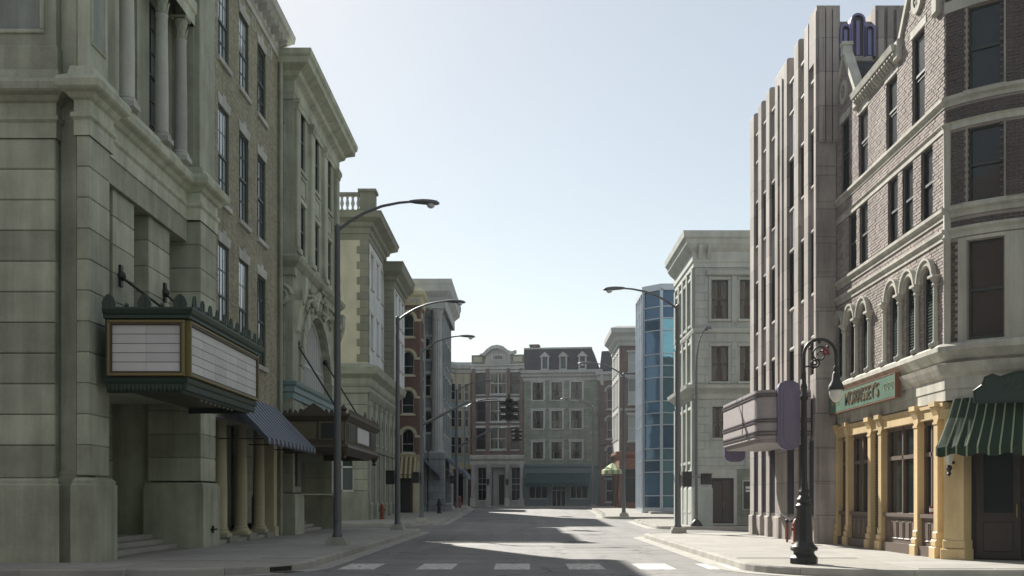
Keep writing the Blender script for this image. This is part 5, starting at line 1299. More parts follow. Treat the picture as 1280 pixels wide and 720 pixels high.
# camera-side end wall with fluted corner blocks and the violet crest
DE = Face(D, XD, YD0, 0)
DE.put('end_wall', MB().box(.5, 8, .012, .35, .1, 14.75), md)
for k in range(6): DE.put('ledge', MB().block(.85, 1.7, -.08+.0, .02, 13.6+k*.2, 13.78+k*.2, .03), md)
for x0, x1 in ((.02, .72), (1.78, 2.7)):
    o = DE.put('fluted_block', MB().box(x0, x1, -.03, .9, 14.7, 16.3), md)
    for k in range(3):
        xa = x0+.06+k*(x1-x0-.1)/3; sub(o, 'flute', MB().prism([(xa, -.14), (xa+.17, -.14), (xa+.17, -.02), (xa, -.02)], 11.5 if x0 > 1 else 12.2, 16.22-.06*abs(k-1), 'z'), md)
for xc, r_, zt in ((.88, .17, 15.72), (1.25, .22, 16.05), (1.60, .17, 15.72)):
    ar = DE.put('crest_arch', MB().box(xc-r_, xc-r_+.06, -.1, .3, 14.75, zt-r_).box(xc+r_-.06, xc+r_, -.1, .3, 14.75, zt-r_).ring(xc, zt-r_, r_-.06, r_, 0, math.pi, 12, -.1, .3), M['deco_frieze'])
    sub(ar, 'arch_infill', MB().prism([(xc-r_+.06, 14.75), (xc+r_-.06, 14.75)] + [(xc+(r_-.06)*math.cos(R(a)), zt-r_+(r_-.06)*math.sin(R(a))) for a in range(0, 181, 20)], -.03, .3, 'y'), M['deco_dark'])
    sub(ar, 'inner_arch', MB().box(xc-.05, xc+.05, -.07, -.02, 14.8, zt-r_), M['deco_frieze'])
blocks(Face(D, XD, YD0, 0), .0, .62, .9, 13.6, 1, 12, 'deco', proud=.02, back=.05, bev=.012, stagger=False, name='stone_slab')

# marquee of the art deco building
N_ = thing('deco_marquee', 'mauve rounded art deco marquee with dark speed lines', 'marquee', (8.7, 37, 3.3))
def rr(x0, x1, y0, y1, r):   # plan path from the wall, round the street side, back to the wall
    return [(x1, y1), (x0+r, y1)] + arc(x0+r, y1-r, r, 90, 180, 8)[1:] + [(x0, y0+r)] + arc(x0+r, y0+r, r, 180, 270, 8)[1:] + [(x1, y0)]
pth = rr(7.1, 8.72, 34.05, 40.4, .55)
wput(N_, 'fascia', MB().sweep([(0, 3.35), (0, 4.83), (-.15, 4.83), (-.15, 3.35)], pth), M['mauve'])
wput(N_, 'canopy_box', MB().prism(rr(7.16, 8.72, 34.1, 40.3, .5), 3.4, 4.7, 'z'), M['mauve'])
wput(N_, 'soffit', MB().prism(rr(7.2, 8.72, 34.15, 40.3, .5), 3.22, 3.42, 'z'), M['mauve'])
for z in (3.46, 3.56, 3.86, 3.94, 4.64, 4.72):
    wput(N_, 'speed_line', MB().sweep([(0, z-.022), (.03, z-.022), (.03, z+.022), (0, z+.022)], pth), M['mauve_line'])
wput(N_, 'panel_joint', MB().box(7.085, 7.12, 36.4, 36.43, 3.4, 4.8), M['mauve_line'])
for k, y in enumerate((33.92, 40.55)):
    S = thing('blade_sign', ['upright violet pill-shaped blade sign on the art deco marquee, facing the pub', 'violet pill-shaped blade sign hanging below the marquee by the side street'][k], 'sign', (8.0, y, 3.05))
    z0, z1 = (3.0, 5.08) if k == 0 else (2.85, 4.6); x0, x1 = (7.68, 8.34) if k == 0 else (7.25, 8.0)
    P_ = [(x0, z0+.2), (x0+.06, z0+.07), (x0+.2, z0), (x1-.2, z0), (x1-.06, z0+.07), (x1, z0+.2), (x1, z1-.2), (x1-.06, z1-.07), (x1-.2, z1), (x0+.2, z1), (x0+.06, z1-.07), (x0, z1-.2)]
    wput(S, 'sign_body', MB().prism(P_, y-.08, y+.14, 'y'), M['purple'])
    xm, zm = (x0+x1)/2, (z0+z1)/2
    P2 = [(xm+(x-xm)*.82, zm+(z-zm)*.94) for x, z in P_]; P3 = [(xm+(x-xm)*.52, zm+(z-zm)*.84) for x, z in P_]
    o = wput(S, 'raised_rim', MB().prism(P2, y-.12, y-.08, 'y'), M['purple']); wput(S, 'center_rib', MB().prism(P3, y-.16, y-.12, 'y'), M['purple'], o)

# ---------------------------------------------------------------- R1 pub
U = thing('corner_pub_building', 'grey brick corner pub with arched windows, gables, rounded turret and ochre shopfront columns', 'building', (9.4, 25, .15))
XU, YU0, YU1 = 9.4, 25.0, 33.6
US = Face(U, XU, YU1, R(-90)); LU = YU1-YU0
def ux(y): return YU1-y
top = [(ux(y)-.42, ux(y)+.42, 10.45, zt) for y, zt in ((32.75, 12.6), (31.0, 12.25), (28.6, 12.25), (26.65, 12.6))]
mid = [(ux(y)-.38, ux(y)+.38, 8.0, 9.68) for y in (33.3, 32.0, 30.95, 28.5, 27.4, 26.1)]
mid = [h for h in mid if h[0] > .02]
arcs = [(ux(y)-.33, ux(y)+.33, 4.95, 6.55, True) for y in (33.25, 32.05, 30.85, 28.4, 27.2, 26.0)]
hol = top+mid+arcs
g1, g2 = ux(32.75), ux(26.65)
def gable_ok(x, z):
    for g in (g1, g2):
        if abs(x-g) < 1.15*(14.35-z)/1.5: return True
    return z < 12.75
wm = MB().wall(0, LU, 4.4, 12.8, hol, .13)
for g in (g1, g2): wm.poly([(g-1.22, 0, 12.8), (g+1.22, 0, 12.8), (g, 0, 14.4)])
US.put('wall', wm, M['pub_mortar'])
bwk = [(a-.02, b+.02, c, d) if len(h) == 4 else h for h in hol for a, b, c, d in [h[:4]]]
bands = [(0, LU, 7.28, 7.5), (0, LU, 7.72, 8.0), (0, LU, 9.68, 9.85), (0, LU, 10.22, 10.45), (0, LU, 4.4, 4.95)]
brickwork(US, 0, LU, 4.95, 14.7, hol + bands + [(0, .0, 0, 0)], 'pub_brick', proud=.016, inside=gable_ok)
wput(U, 'building_core', MB().box(9.75, 20, 26.9, 33.7, 4.2, 12.6).box(10.9, 20, 27.0, 33.7, 0, 4.3), M['pub_mortar'])
for a, b, c, d in top: window(US, (a+b)/2, c, b-a, d-c, .1, 'frame_dark', 'glass_dull', 1, 2, mid=.55, lintel=('flat', .22, .03), sillmat='pub_stone')
for a, b, c, d in mid: window(US, (a+b)/2, c, b-a, d-c, .1, 'frame_dark', 'glass_dull', 1, 2, mid=.5)
for h in arcs:
    a, b, c, d = h[:4]; xm = (a+b)/2
    w_ = window(US, xm, c, b-a, d-c, .1, 'frame_dark', 'glass_dull', 1, 4, mid=None, arch=True)
    sub(w_, 'hood_mould', MB().ring(0, d-c, .36, .48, 0, math.pi, 14, -.20, -.08).ring(0, d-c, .48, .54, 0, math.pi, 14, -.24, -.08), M['pub_stone'])
    lv = MB()
    for k in range(26): lv.prism([(-.03, .1+k*.068), (0, .16+k*.068), (.0, .15+k*.068)], -.27, .27)
    sub(w_, 'shutter', lv, M['shutter_green'], (0, -.03, 0))
for y in (33.85-.05, 32.65, 31.45, 30.25, 29.0, 27.8, 26.6, 25.4):
    x = ux(y)
    if x < .05: continue
    cn = US.put('colonnette', MB().lathe([(.065, 5.1), (.06, 6.35)], x, -.06, 10), M['pub_stone'])
    sub(cn, 'capital', MB().lathe([(.07, 6.32), (.1, 6.36), (.07, 6.4), (.14, 6.52)], x, -.06, 10).box(x-.16, x+.16, -.2, .06, 6.52, 6.58), M['pub_stone'])
    sub(cn, 'base', MB().lathe([(.12, 4.95), (.12, 5.02), (.07, 5.1)], x, -.06, 10).ball((x, -.17, 4.98), .07, 8), M['pub_stone'])
# turret geometry
TC, TR = (12.27, 27.0), 3.5
def tp(a, r=TR): return (TC[0]-r*math.cos(R(a)), TC[1]-r*math.sin(R(a)))
ta = [35+3*i for i in range(0, 32)]
tpath = [tp(a) for a in ta]
full = [(XU, YU1), (XU, YU0+.02)] + tpath
def band(name, prof, path=full, mat='pub_stone'): return wput(U, name, MB().sweep(prof, path), M[mat])
band('belt_course', [(-.05, 7.28), (.03, 7.28), (.03, 7.38), (.09, 7.44), (.09, 7.5), (-.05, 7.52)])
band('sill_course', [(-.05, 7.74), (.03, 7.74), (.03, 7.84), (.10, 7.9), (.10, 7.98), (-.05, 8.0)])
band('belt_course', [(-.05, 9.69), (.03, 9.69), (.03, 9.8), (.07, 9.85), (-.05, 9.88)])
band('sill_course', [(-.05, 10.22), (.03, 10.22), (.03, 10.3), (.10, 10.36), (.10, 10.43), (-.05, 10.45)])
band('first_floor_sill', [(-.05, 4.55), (.05, 4.6), (.12, 4.7), (.2, 4.78), (.2, 4.88), (.1, 4.95), (-.05, 4.95)])
# eaves cornice between the gables, with dentils
for a, b in ((ux(31.45), ux(27.95)),):
    US.put('eaves_cornice', MB().prism([(.02, 12.42), (-.04, 12.44), (-.04, 12.66), (-.22, 12.7), (-.26, 12.85), (.02, 12.88)], a, b), M['pub_stone'])
    k = int((b-a)/.2)
    for i in range(k): US.put('dentil', cached('dentil', lambda: MB().prism([(0, 0), (-.05, .0), (-.16, .14), (-.16, .2), (0, .2)], 0, .1).mesh('dentil', M['pub_stone'])), None, a+.08+i*(b-a)/k, -.03, 12.47)
for g in (g1, g2):
    US.put('gable_coping', MB().prism([(g-1.32, 12.72), (g-1.32, 12.95), (g, 14.65), (g+1.32, 12.95), (g+1.32, 12.72), (g, 14.42)], -.08, .2, 'y'), M['pub_stone'])
    US.put('kneeler', MB().block(g-1.5, g-1.15, -.14, .4, 12.45, 12.95, .04).block(g+1.15, g+1.5, -.14, .4, 12.45, 12.95, .04), M['pub_stone'])
    US.put('finial_block', MB().box(g-.12, g+.12, -.1, .16, 14.45, 14.8).box(g-.15, g+.15, -.13, .19, 14.74, 14.84), M['pub_stone'])
    ro = MB().ring(g, 13.4, .2, .34, 0, 2*math.pi, 18, -.08, .02)
    for k in range(6): ro.arc_piece(g, 13.4, .03, .2, k*math.pi/3, k*math.pi/3+.35, -.06, .02)
    US.put('rosette', ro, M['pub_stone'])
US.put('slate_roof', MB().prism([(.3, 12.7), (3.2, 14.3), (6, 14.3), (6, 12.7)], .0, LU), M['slate'])
for g in (g1, g2): US.put('gable_roof', MB().prism([(g-1.2, 12.7), (g, 14.3), (g+1.2, 12.7)], .18, 4.0, 'y'), M['slate'])
# turret walls: mortar skin with window openings, every brick laid round the curve
wins = [(50.0, 6.6)]
def in_win(a, z):
    for c, hwid in wins:
        if abs(a-c) < hwid and (4.98 < z < 7.2 or 8.0 < z < 9.66 or 10.45 < z < 12.3): return True
    return False
tw = MB(); aa = [35, 38, 40.5, 43.4, 46.6, 50.0, 53.4, 56.6] + [59+3*i for i in range(23)]
zz = [4.3, 4.98, 7.2, 8.0, 9.66, 10.45, 12.3, 13.4]
for a, b in zip(aa, aa[1:]):
    for c, d in zip(zz, zz[1:]):
        if in_win((a+b)/2, (c+d)/2): continue
        p, q = tp(a), tp(b); tw.quad((*p, c), (*q, c), (*q, d), (*p, d))
wput(U, 'turret_wall', tw, M['pub_mortar'])
wput(U, 'turret_core', MB().lathe([(2.75, 3.2), (2.75, 13.4)], TC[0], TC[1], 40), M['room_dark'])
TB = MB(); single = []; rnd = random.Random(2)
pa_ = math.degrees(.217/TR); pz = .076
z = 4.3+.02; j = 0
stone_z = lambda z: (4.45 < z < 4.96) or (7.2 < z < 7.52) or (7.68 < z < 8.0) or (9.64 < z < 9.88) or (10.16 < z < 10.45)
while z < 13.1:
    a = 35.4 - (pa_/2 if j % 2 else 0)
    while a < 112:
        a0, a1 = max(a, 35.3), a+pa_*.945; a += pa_
        if a1-a0 < .6: continue
        am = (a0+a1)/2
        if in_win(am, z+.03) or stone_z(z+.03): continue
        if 4.95 < z < 7.25 and am > 40.2: continue          # pale stone surround on the first floor
        d = .008+.012*rnd.random()
        if am < 66 and len(single) < 290 and 7.45 < z < 12.9 and abs(am-49.5) < 16: single.append((a0, a1, z, d)); continue
        P_ = [tp(a0, TR+d), tp(a1, TR+d), tp(a1, TR-.03), tp(a0, TR-.03)]; TB.prism(P_, z, z+.064, 'z')
    z += pz; j += 1
o = wput(U, 'turret_brickwork', TB, M['pub_brick_shaded']); o['kind'] = 'stuff'
for a0, a1, z, d in single:
    am = (a0+a1)/2; key = ('tb', round(a1-a0, 2), round(d, 3))
    L = math.radians(a1-a0)*TR
    me = cached(key, lambda: MB().block(-L/2, L/2, -d, .03, 0, .064, .004).mesh('brick', M['pub_brick_shaded']))
    p = tp(am, TR); link('brick', me, U, Vector((p[0], p[1], z))-Vector(U.location), R(am-90))
# pale stone panel round the first-floor turret window
sp = []
for a, b, c, d in ((40.2, 43.4, 4.96, 7.25), (43.4, 56.6, 7.18, 7.25), (56.6, 112, 4.96, 7.25)):
    n = max(1, int((b-a)/3)); m = MB()
    pth_ = [tp(a+(b-a)*i/n) for i in range(n+1)]
    m.sweep([(-.05, c), (.035, c), (.035, d), (-.05, d)], pth_); wput(U, 'stone_panel', m, M['pub_stone'])
for c, hwid in wins:
    for z0, h_ in ((4.98, 2.2), (8.0, 1.66), (10.45, 1.85)):
        w_ = 2*TR*math.sin(R(hwid)); p = tp(c); f = Face(U, p[0], p[1], R(c-90))
        pr = window(f, 0, z0, round(w_, 3), h_, .16, 'frame_dark', 'glass_dark', 1, 1, fw=.07, mid=.5)
        sub(pr, 'reveal', MB().box(-w_/2-.02, -w_/2+.02, -.16, .3, 0, h_).box(w_/2-.02, w_/2+.02, -.16, .3, 0, h_).box(-w_/2, w_/2, -.15, .3, h_-.02, h_+.04), M['pub_mortar'])
        sub(pr, 'sill', MB().block(-w_/2-.05, w_/2+.05, -.26, .0, -.12, .0, .02), M['pub_stone'])
band('turret_lintel', [(-.05, 12.3), (.05, 12.3), (.05, 12.55), (-.05, 12.6)], tpath)
band('turret_cornice', [(-.05, 12.85), (.1, 12.9), (.1, 13.05), (.35, 13.3), (.4, 13.5), (-.05, 13.55)], [(XU, YU0+.35), (XU, YU0+.02)] + tpath)
for i in range(22):
    a = 36+3*i; p = tp(a); f = Face(U, p[0], p[1], R(a-90)); f.put('dentil', cached('dentil2', lambda: MB().prism([(0, 0), (-.14, .02), (-.28, .25), (0, .25)], -.05, .05).mesh('dentil', M['pub_stone'])), None, 0, -.05, 13.05)
wput(U, 'corner_shaft', MB().lathe([(.09, 4.9), (.09, 7.25), (.13, 7.3), (.09, 7.35), (.09, 9.7), (.14, 9.8)], XU+.03, YU0-.06, 12), M['pub_stone'])
# ground floor: entablature, columns, shop windows
band('storefront_cornice', [(-.1, 3.95), (.02, 3.95), (.02, 4.2), (.1, 4.28), (.16, 4.4), (.2, 4.5), (-.1, 4.55)])
band('storefront_frieze', [(-.4, 3.7), (.0, 3.7), (.0, 3.96), (-.4, 3.96)], full, 'pub_stone')
GY = [33.55, 32.45, 30.35, 29.45, 26.75, 25.45]
for y in GY:
    x = ux(y)
    cl = US.put('column', MB().box(x-.12, x+.12, -.05, .12, .75, 3.3), M['pub_yellow'])
    sub(cl, 'capital', MB().box(x-.14, x+.14, -.07, .13, 3.2, 3.26).prism([(-.05, 3.3), (-.05, 3.4), (-.12, 3.56), (-.12, 3.64), (.1, 3.64), (.1, 3.3)], x-.16, x+.16).box(x-.19, x+.19, -.15, .12, 3.6, 3.71), M['pub_yellow'])
    sub(cl, 'base', MB().block(x-.2, x+.2, -.14, .16, .14, .42, .02).block(x-.17, x+.17, -.11, .15, .42, .58, .03).block(x-.145, x+.145, -.08, .14, .58, .76, .03), M['pub_yellow'])
US.put('storefront_beam', MB().box(0, LU, -.02, .3, 3.34, 3.66).box(0, LU, -.06, -.02, 3.58, 3.66), M['pub_yellow'])
bayl = [(33.55, 32.45), (32.45, 30.35), (29.45, 26.75), (26.75, 25.45)]
for y1, y0 in bayl:
    a, b = ux(y1)+.16, ux(y0)-.16
    if b-a < .2: continue
    fr = US.put('shop_window', MB().box(a, a+.07, .12, .22, 1.15, 3.34).box(b-.07, b, .12, .22, 1.15, 3.34).box(a+.07, b-.07, .1, .22, 2.5, 2.6).box((a+b)/2-.04, (a+b)/2+.04, .1, .22, 1.15, 3.34).box(a+.07, b-.07, .12, .22, 3.24, 3.34), M['brown_wood'])
    for p, q in ((a+.07, (a+b)/2-.04), ((a+b)/2+.04, b-.07)):
        for c, d in ((1.15, 2.5), (2.6, 3.24)): sub(fr, 'pane', MB().quad((p, .18, c), (q, .18, c), (q, .18, d), (p, .18, d)), M['glass_dark'])
    bk = US.put('bulkhead', MB().box(a, b, .05, .3, .3, 1.06).box(a, b, -.02, .3, 1.06, 1.15).box(a, b, -.06, .3, .14, .4), M['brown_wood'])
    n = max(1, round((b-a)/.5))
    for k in range(n):
        p = a+.06+k*(b-a-.06)/n; q = p+(b-a-.06)/n-.06; sub(bk, 'bulkhead_panel', panel_frame(p, q, .48, 1.0, .05, .018), M['brown_wood'], (0, .05, 0))
a, b = ux(30.35)+.15, ux(29.45)-.15
sh = US.put('shutter', MB().box(a, b, .1, .2, .2, 3.34), M['dark_green'])
sl = MB()
for k in range(38): sl.box(a+.04, b-.04, .06, .1, .3+k*.078, .34+k*.078)
sub(sh, 'shutter_slats', sl, M['dark_green'])
US.put('shop_back', MB().box(0, LU, 1.0, 1.1, .1, 3.4), M['room_dark'])
# corner pier, dark entrance below the turret
p = tp(38.5); f = Face(U, p[0], p[1], R(38.5-90))
cp = f.put('column', MB().box(-.24, .24, -.02, .3, .6, 3.4), M['pub_yellow']); sub(cp, 'base', MB().block(-.29, .29, -.09, .3, .14, .4, .02).block(-.265, .265, -.05, .3, .4, .6, .03), M['pub_yellow']); sub(cp, 'capital', MB().box(-.28, .28, -.06, .3, 3.3, 3.5), M['pub_yellow'])
f2 = Face(U, *tp(60), R(60-90))
ent = f2.put('entrance_wall', MB().box(-1.0, 4.0, .55, .65, .14, 3.75), M['dark_wood'])
for k in range(3):
    d = f2.put('door', MB().box(-.85+k*1.0, .05+k*1.0, .47, .55, .2, 2.75), M['dark_wood']); sub(d, 'pane', MB().box(-.7+k*1.0, -.1+k*1.0, .45, .475, 1.2, 2.55), M['glass_dark']); sub(d, 'door_panel', MB().block(-.7+k*1.0, -.1+k*1.0, .43, .475, .35, 1.0), M['dark_wood']); sub(d, 'handle', MB().box(-.03+k, .0+k, .38, .47, 1.1, 1.4), M['gold_trim'])
lt_ = f.put('wall_lantern', MB().box(-.03, .03, -.16, -.02, 2.28, 2.34).lathe([(.03, 2.1), (.07, 2.18), (.05, 2.25)], 0, -.2, 8).lathe([(.11, 2.52), (.13, 2.55), (.06, 2.6), (.02, 2.68)], 0, -.2, 6).lathe([(.012, 2.0), (.05, 2.06), (.02, 2.12)], 0, -.2, 8), M['iron'])
sub(lt_, 'lantern_glass', MB().lathe([(.06, 2.26), (.12, 2.52)], 0, -.2, 6), M['bulb'])
# fascia sign
SG = thing('pub_fascia_sign', 'long worn green fascia sign reading MORRISSEY\'S in raised letters', 'sign', (9.15, 30.4, 3.98))
SF = Face(SG, 9.16, 33.4, R(-90))
SF.put('sign_board', MB().block(0, 5.9, -.05, .08, 4.02, 4.6, .02), M['green_sign'])
SF.put('sign_frame', MB().box(-.02, 5.92, -.06, .09, 4.6, 4.62).box(-.02, 5.92, -.06, .09, 4.0, 4.02).box(5.9, 5.92, -.06, .09, 4.02, 4.6).box(-.02, 0, -.06, .09, 4.02, 4.6), M['orange_shop'])
SF.put('lettering', lettering("MORRISSEY'S", 0.52, .004, M['letter_gold'], sx=1.02, offset=.006), None, 3.15, -.062, 4.315)
SF.put('lettering', lettering("MORRISSEY'S", 0.52, .006, M['letter_red'], sx=1.02, offset=-.002), None, 3.15, -.068, 4.315)
for x, s in ((.75, 1), (5.35, -1)):
    sc = MB()
    for k in range(3):
        pts = [(x+s*(.28*k-.35)+.11*math.cos(t*.7)*(1-t/12), -.06, 4.31+.14*math.sin(t*.7)*(1-t/12)) for t in range(10)]; sc.tube(pts, .006, 5)
    SF.put('gilt_scroll', sc, M['letter_gold'])
for x in (1.0, 4.8): SF.put('sign_bracket', MB().box(x-.05, x+.05, .05, .26, 4.2, 4.3), M['iron'])
# arched sign over the door
SG2 = thing('pub_arched_sign', 'dark green scroll-topped sign reading MORRISSEY\'S above the striped corner awning', 'sign', (10.4, 24, 3.6))
a_s = 68; p = tp(a_s, TR+.42); f = Face(SG2, p[0], p[1], R(a_s-90))
prof = [(-1.3, 3.55), (1.3, 3.55), (1.32, 3.8), (1.15, 3.92), (1.1, 4.08), (.95, 4.14), (.8, 4.08), (.5, 4.17), (0, 4.22), (-.5, 4.17), (-.8, 4.08), (-.95, 4.14), (-1.1, 4.08), (-1.15, 3.92), (-1.32, 3.8)]
f.put('sign_board', MB().prism(prof, -.05, .06, 'y'), M['dark_green'])
f.put('lettering', lettering("MORRISSEY'S", .30, .012, M['green_metal'], sx=.95), None, 0, -.062, 3.93)
f.put('sign_rim', MB().tube([(x, -.06, z) for x, z in prof] + [(prof[0][0], -.06, prof[0][1])], .022, 6), M['dark_green'])
# striped corner awning
AG = thing('corner_awning', 'green and cream striped canvas awning over the dark corner entrance', 'awning', (10.2, 24.2, 2.6))
a0, a1 = 39.0, 100; n = 40; m = MB(); lst = []
for i in range(n+1):
    a = a0+(a1-a0)*i/n; lst.append(a)
rowsr = [(TR+.08, 3.72), (TR+.32, 3.3), (TR+.6, 2.9), (TR+.8, 2.64)]
for k, (a, b) in enumerate(zip(lst, lst[1:])):
    for (r0, z0), (r1, z1) in zip(rowsr, rowsr[1:]):
        sg = lambda aa_, rr2, zz2: zz2 - (.05*math.sin(aa_*.9)**2+.025*math.sin(aa_*2.3+rr2*3))*(1 if rr2 > TR+.1 else 0)
        pa0, pb0, pa1, pb1 = tp(a, r0), tp(b, r0), tp(a, r1), tp(b, r1)
        m.quad((*pa0, sg(a, r0, z0)), (*pb0, sg(b, r0, z0)), (*pb1, sg(b, r1, z1)), (*pa1, sg(a, r1, z1)))
    pa1, pb1 = tp(a, TR+.8), tp(b, TR+.8); dz = .16+.04*math.sin(k*1.3); dz2 = .16+.04*math.sin((k+1)*1.3)
    m.quad((*pa1, sg(a, TR+.8, 2.64)), (*pb1, sg(b, TR+.8, 2.64)), (*pb1, 2.60-dz2), (*pa1, 2.60-dz))
# stripes run down the slope, so they follow the angle round the turret
def radial(name, c1, c2, cx, cy, step, duty):
    mt_, n_, l_, b_ = nmat(name)
    pos = n_.new('ShaderNodeNewGeometry').outputs['Position']; s = n_.new('ShaderNodeSeparateXYZ'); l_.new(pos, s.inputs[0])
    an = math_n(n_, l_, 'ARCTAN2', math_n(n_, l_, 'SUBTRACT', s.outputs[1], cy), math_n(n_, l_, 'SUBTRACT', s.outputs[0], cx))
    t = math_n(n_, l_, 'GREATER_THAN', math_n(n_, l_, 'FRACT', math_n(n_, l_, 'DIVIDE', math_n(n_, l_, 'ADD', an, 6.3), step)), duty)
    mx = n_.new('ShaderNodeMix'); mx.data_type = 'RGBA'; l_.new(t, mx.inputs[0]); mx.inputs[6].default_value = rgb(c1); mx.inputs[7].default_value = rgb(c2)
    l_.new(mx.outputs[2], b_.inputs['Base Color']); b_.inputs['Roughness'].default_value = .8; b_.inputs['Specular IOR Level'].default_value = .15
    return mt_
M['awning_radial'] = radial('green_cream_radial_canvas', (.024, .045, .029), (.29, .32, .22), TC[0], TC[1], .052, .84)
wput(AG, 'canopy', m, M['awning_radial'])
sd_ = MB(); q = [tp(a0, r) for r, z in rowsr]
sd_.poly([(*q[0], 3.72), (*q[1], 3.25), (*q[2], 2.85), (*q[3], 2.62), (*q[3], 2.46), (*q[0], 3.3)]); wput(AG, 'side_flap', sd_, M['awning_radial'])
fr_ = MB().tube([(*tp(a, TR+.78), 2.55) for a in lst], .02, 6)
for a in (a0+.5, 55, 78): fr_.tube([(*tp(a, TR-.0), 2.55), (*tp(a, TR+.78), 2.55)], .02, 6)
wput(AG, 'awning_frame', fr_, M['iron'])
CU = thing('paper_cup', 'small red paper cup left on the pub window ledge', 'cup', (9.42, 25.95, 1.15))
wput(CU, 'cup_body', MB().lathe([(.045, 1.153), (.06, 1.33), (.065, 1.34), (.055, 1.34), (.042, 1.17)], 9.45, 25.95, 14), M['red_paint']); wput(CU, 'cup_band', MB().lathe([(.053, 1.21), (.0585, 1.29)], 9.45, 25.95, 14, caps=False), M['sign_white'])

# ---------------------------------------------------------------- unseen rows and end block, added to shade the faces towards the camera
for k, (x0, y0, y1, ang, mt_, lab) in enumerate(((-9.3, -62, 9.5, 90, 'dark_brick', 'unseen dark brick row added beside the viewpoint to shade the fronts'),
                                                 (9.6, 9.0, -62, -90, 'olive_stone', 'unseen olive stone row added beside the viewpoint to shade the fronts'))):
    B_ = thing('unseen_row', lab, 'building', (x0, y0, .1)); F_ = Face(B_, x0, y0, R(ang)); L = abs(y1-y0)
    house(B_, F_, L, .1, 16.5, [2+3.4*i for i in range(int(L/3.4))], [(5.2, 1.2, 2.3, False), (9.0, 1.2, 2.3, False), (12.6, 1.2, 2.0, False), (.9, 2.0, 2.7, False)], (mt_, 'far_grey'))
    s_ = -1 if x0 < 0 else 1
    wput(B_, 'building_core', MB().box(x0+s_*.25, x0+s_*22, min(y0, y1), max(y0, y1), 0, 16.6), M[mt_])
    F_.put('cornice', MB().prism([(0, 16.3), (-.2, 16.4), (-.6, 16.8), (-.65, 17.1), (0, 17.2)], -.2, L+.2), M['far_grey'])
EB = thing('unseen_end_block', 'unseen grey block added behind the viewpoint to shade the fronts', 'building', (0, -78, .1))  # unseen block, added to cut skylight on faces towards the camera
FE = Face(EB, 22, -78, R(180)); house(EB, FE, 44, .1, 18, [2+3.6*i for i in range(12)], [(5.2, 1.2, 2.3, False), (9.0, 1.2, 2.3, False), (13, 1.2, 2.3, False), (.9, 2.0, 2.7, False)], ('grey_stone', 'far_grey'))
wput(EB, 'building_core', MB().box(-22, 22, -92, -78.3, 0, 18), M['grey_stone'])
# ================================================================ STREET FURNITURE
def copy_tree(o, parent=None):
    c = o.copy(); COL.objects.link(c); c.parent = parent
    for ch in list(o.children): copy_tree(ch, c)
    return c
def make_lamp():
    t = thing('street_lamp', 'x', 'street lamp', (0, 0, 0), 'tall curved-arm street lamps')
    t_f = MB().block(-.28, .28, -.28, .28, 0, .16, .02); 
    link('footing', MB().prism([(-.3, -.3), (.3, -.3), (.3, .3), (-.3, .3)], 0, .14, 'z').prism([(-.24, -.24), (.24, -.24), (.24, .24), (-.24, .24)], .14, .24, 'z').mesh('footing', M['concrete']), t)
    po = link('pole', MB().lathe([(.15, .24), (.15, .3), (.125, .34), (.12, 1.0), (.075, 9.1), (.085, 9.12), (.085, 9.3), (.03, 9.36)], 0, 0, 14).mesh('pole', M['lamp_metal']), t)
    link('hand_hole_cover', MB().block(-.05, .05, -.15, -.11, .7, .95, .01).mesh('hand_hole_cover', M['lamp_metal']), po)
    pts = [(0, 0, 9.15), (.35, 0, 9.42), (.8, 0, 9.68), (1.3, 0, 9.87), (1.8, 0, 9.97), (2.15, 0, 10.0)]
    link('arm', MB().tube(pts, [.05, .048, .045, .042, .038, .035], 8).mesh('arm', M['lamp_metal']), t)
    hd = MB(); secs = [(2.1, .05, .05, 10.0), (2.25, .10, .08, 9.99), (2.5, .15, .10, 9.98), (2.75, .16, .10, 9.96), (2.9, .12, .08, 9.95), (2.97, .04, .03, 9.945)]
    hd.smooth = True; n = 12; i0 = 0
    for x, ry, rz, z in secs:
        for k in range(n):
            a = 2*math.pi*k/n; hd.v.append((x, ry*math.cos(a), z+rz*math.sin(a)*(1 if math.sin(a) > 0 else .55)))
    for j in range(len(secs)-1):
        for k in range(n): kk = (k+1) % n; hd.f.append((j*n+k, j*n+kk, (j+1)*n+kk, (j+1)*n+k))
    hd.f.append(tuple(range(n))); hd.f.append(tuple((len(secs)-1)*n+k for k in range(n)))
    h = link('lamp_head', hd.mesh('lamp_head', M['lamp_metal']), t)
    link('lens', MB().ball((2.72, 0, 9.9), .12, 12, .8).mesh('lens', M['lamp_glass']), h)
    return t
lamp0 = make_lamp()
spots = [(-5.43, 32.6, 0, 1.0, 'tall grey curved-arm street lamp standing beside the bronze marquee'),
         (-5.53, 49.0, 0, 1.0, 'tall curved-arm street lamp on the side-street corner past the arched stone building'),
         (-5.67, 62.0, 0, 1.03, 'curved-arm street lamp carrying a traffic-signal arm by the cream quoined building'),
         (-5.16, 86.0, 0, 1.0, 'curved-arm street lamp on a white footing beside the grey columned building'),
         (-5.35, 101.0, 0, .98, 'small distant curved-arm street lamp near the cream bay-fronted house'),
         (6.1, 44.4, 180, .97, 'tall curved-arm street lamp on the sunlit corner before the pale ashlar building'),
         (6.5, 73.0, 180, 1.0, 'curved-arm street lamp beside the blue glass building'),
         (6.35, 103.0, 180, 1.0, 'distant curved-arm street lamp before the arch-windowed dark house')]
for i, (x, y, a, s, lab) in enumerate(spots):
    o = lamp0 if i == 0 else copy_tree(lamp0)
    o.location = (x, y, .16+gz(y)); o.rotation_euler = (0, 0, R(a)); o.scale = (1, 1, s); o['label'] = lab
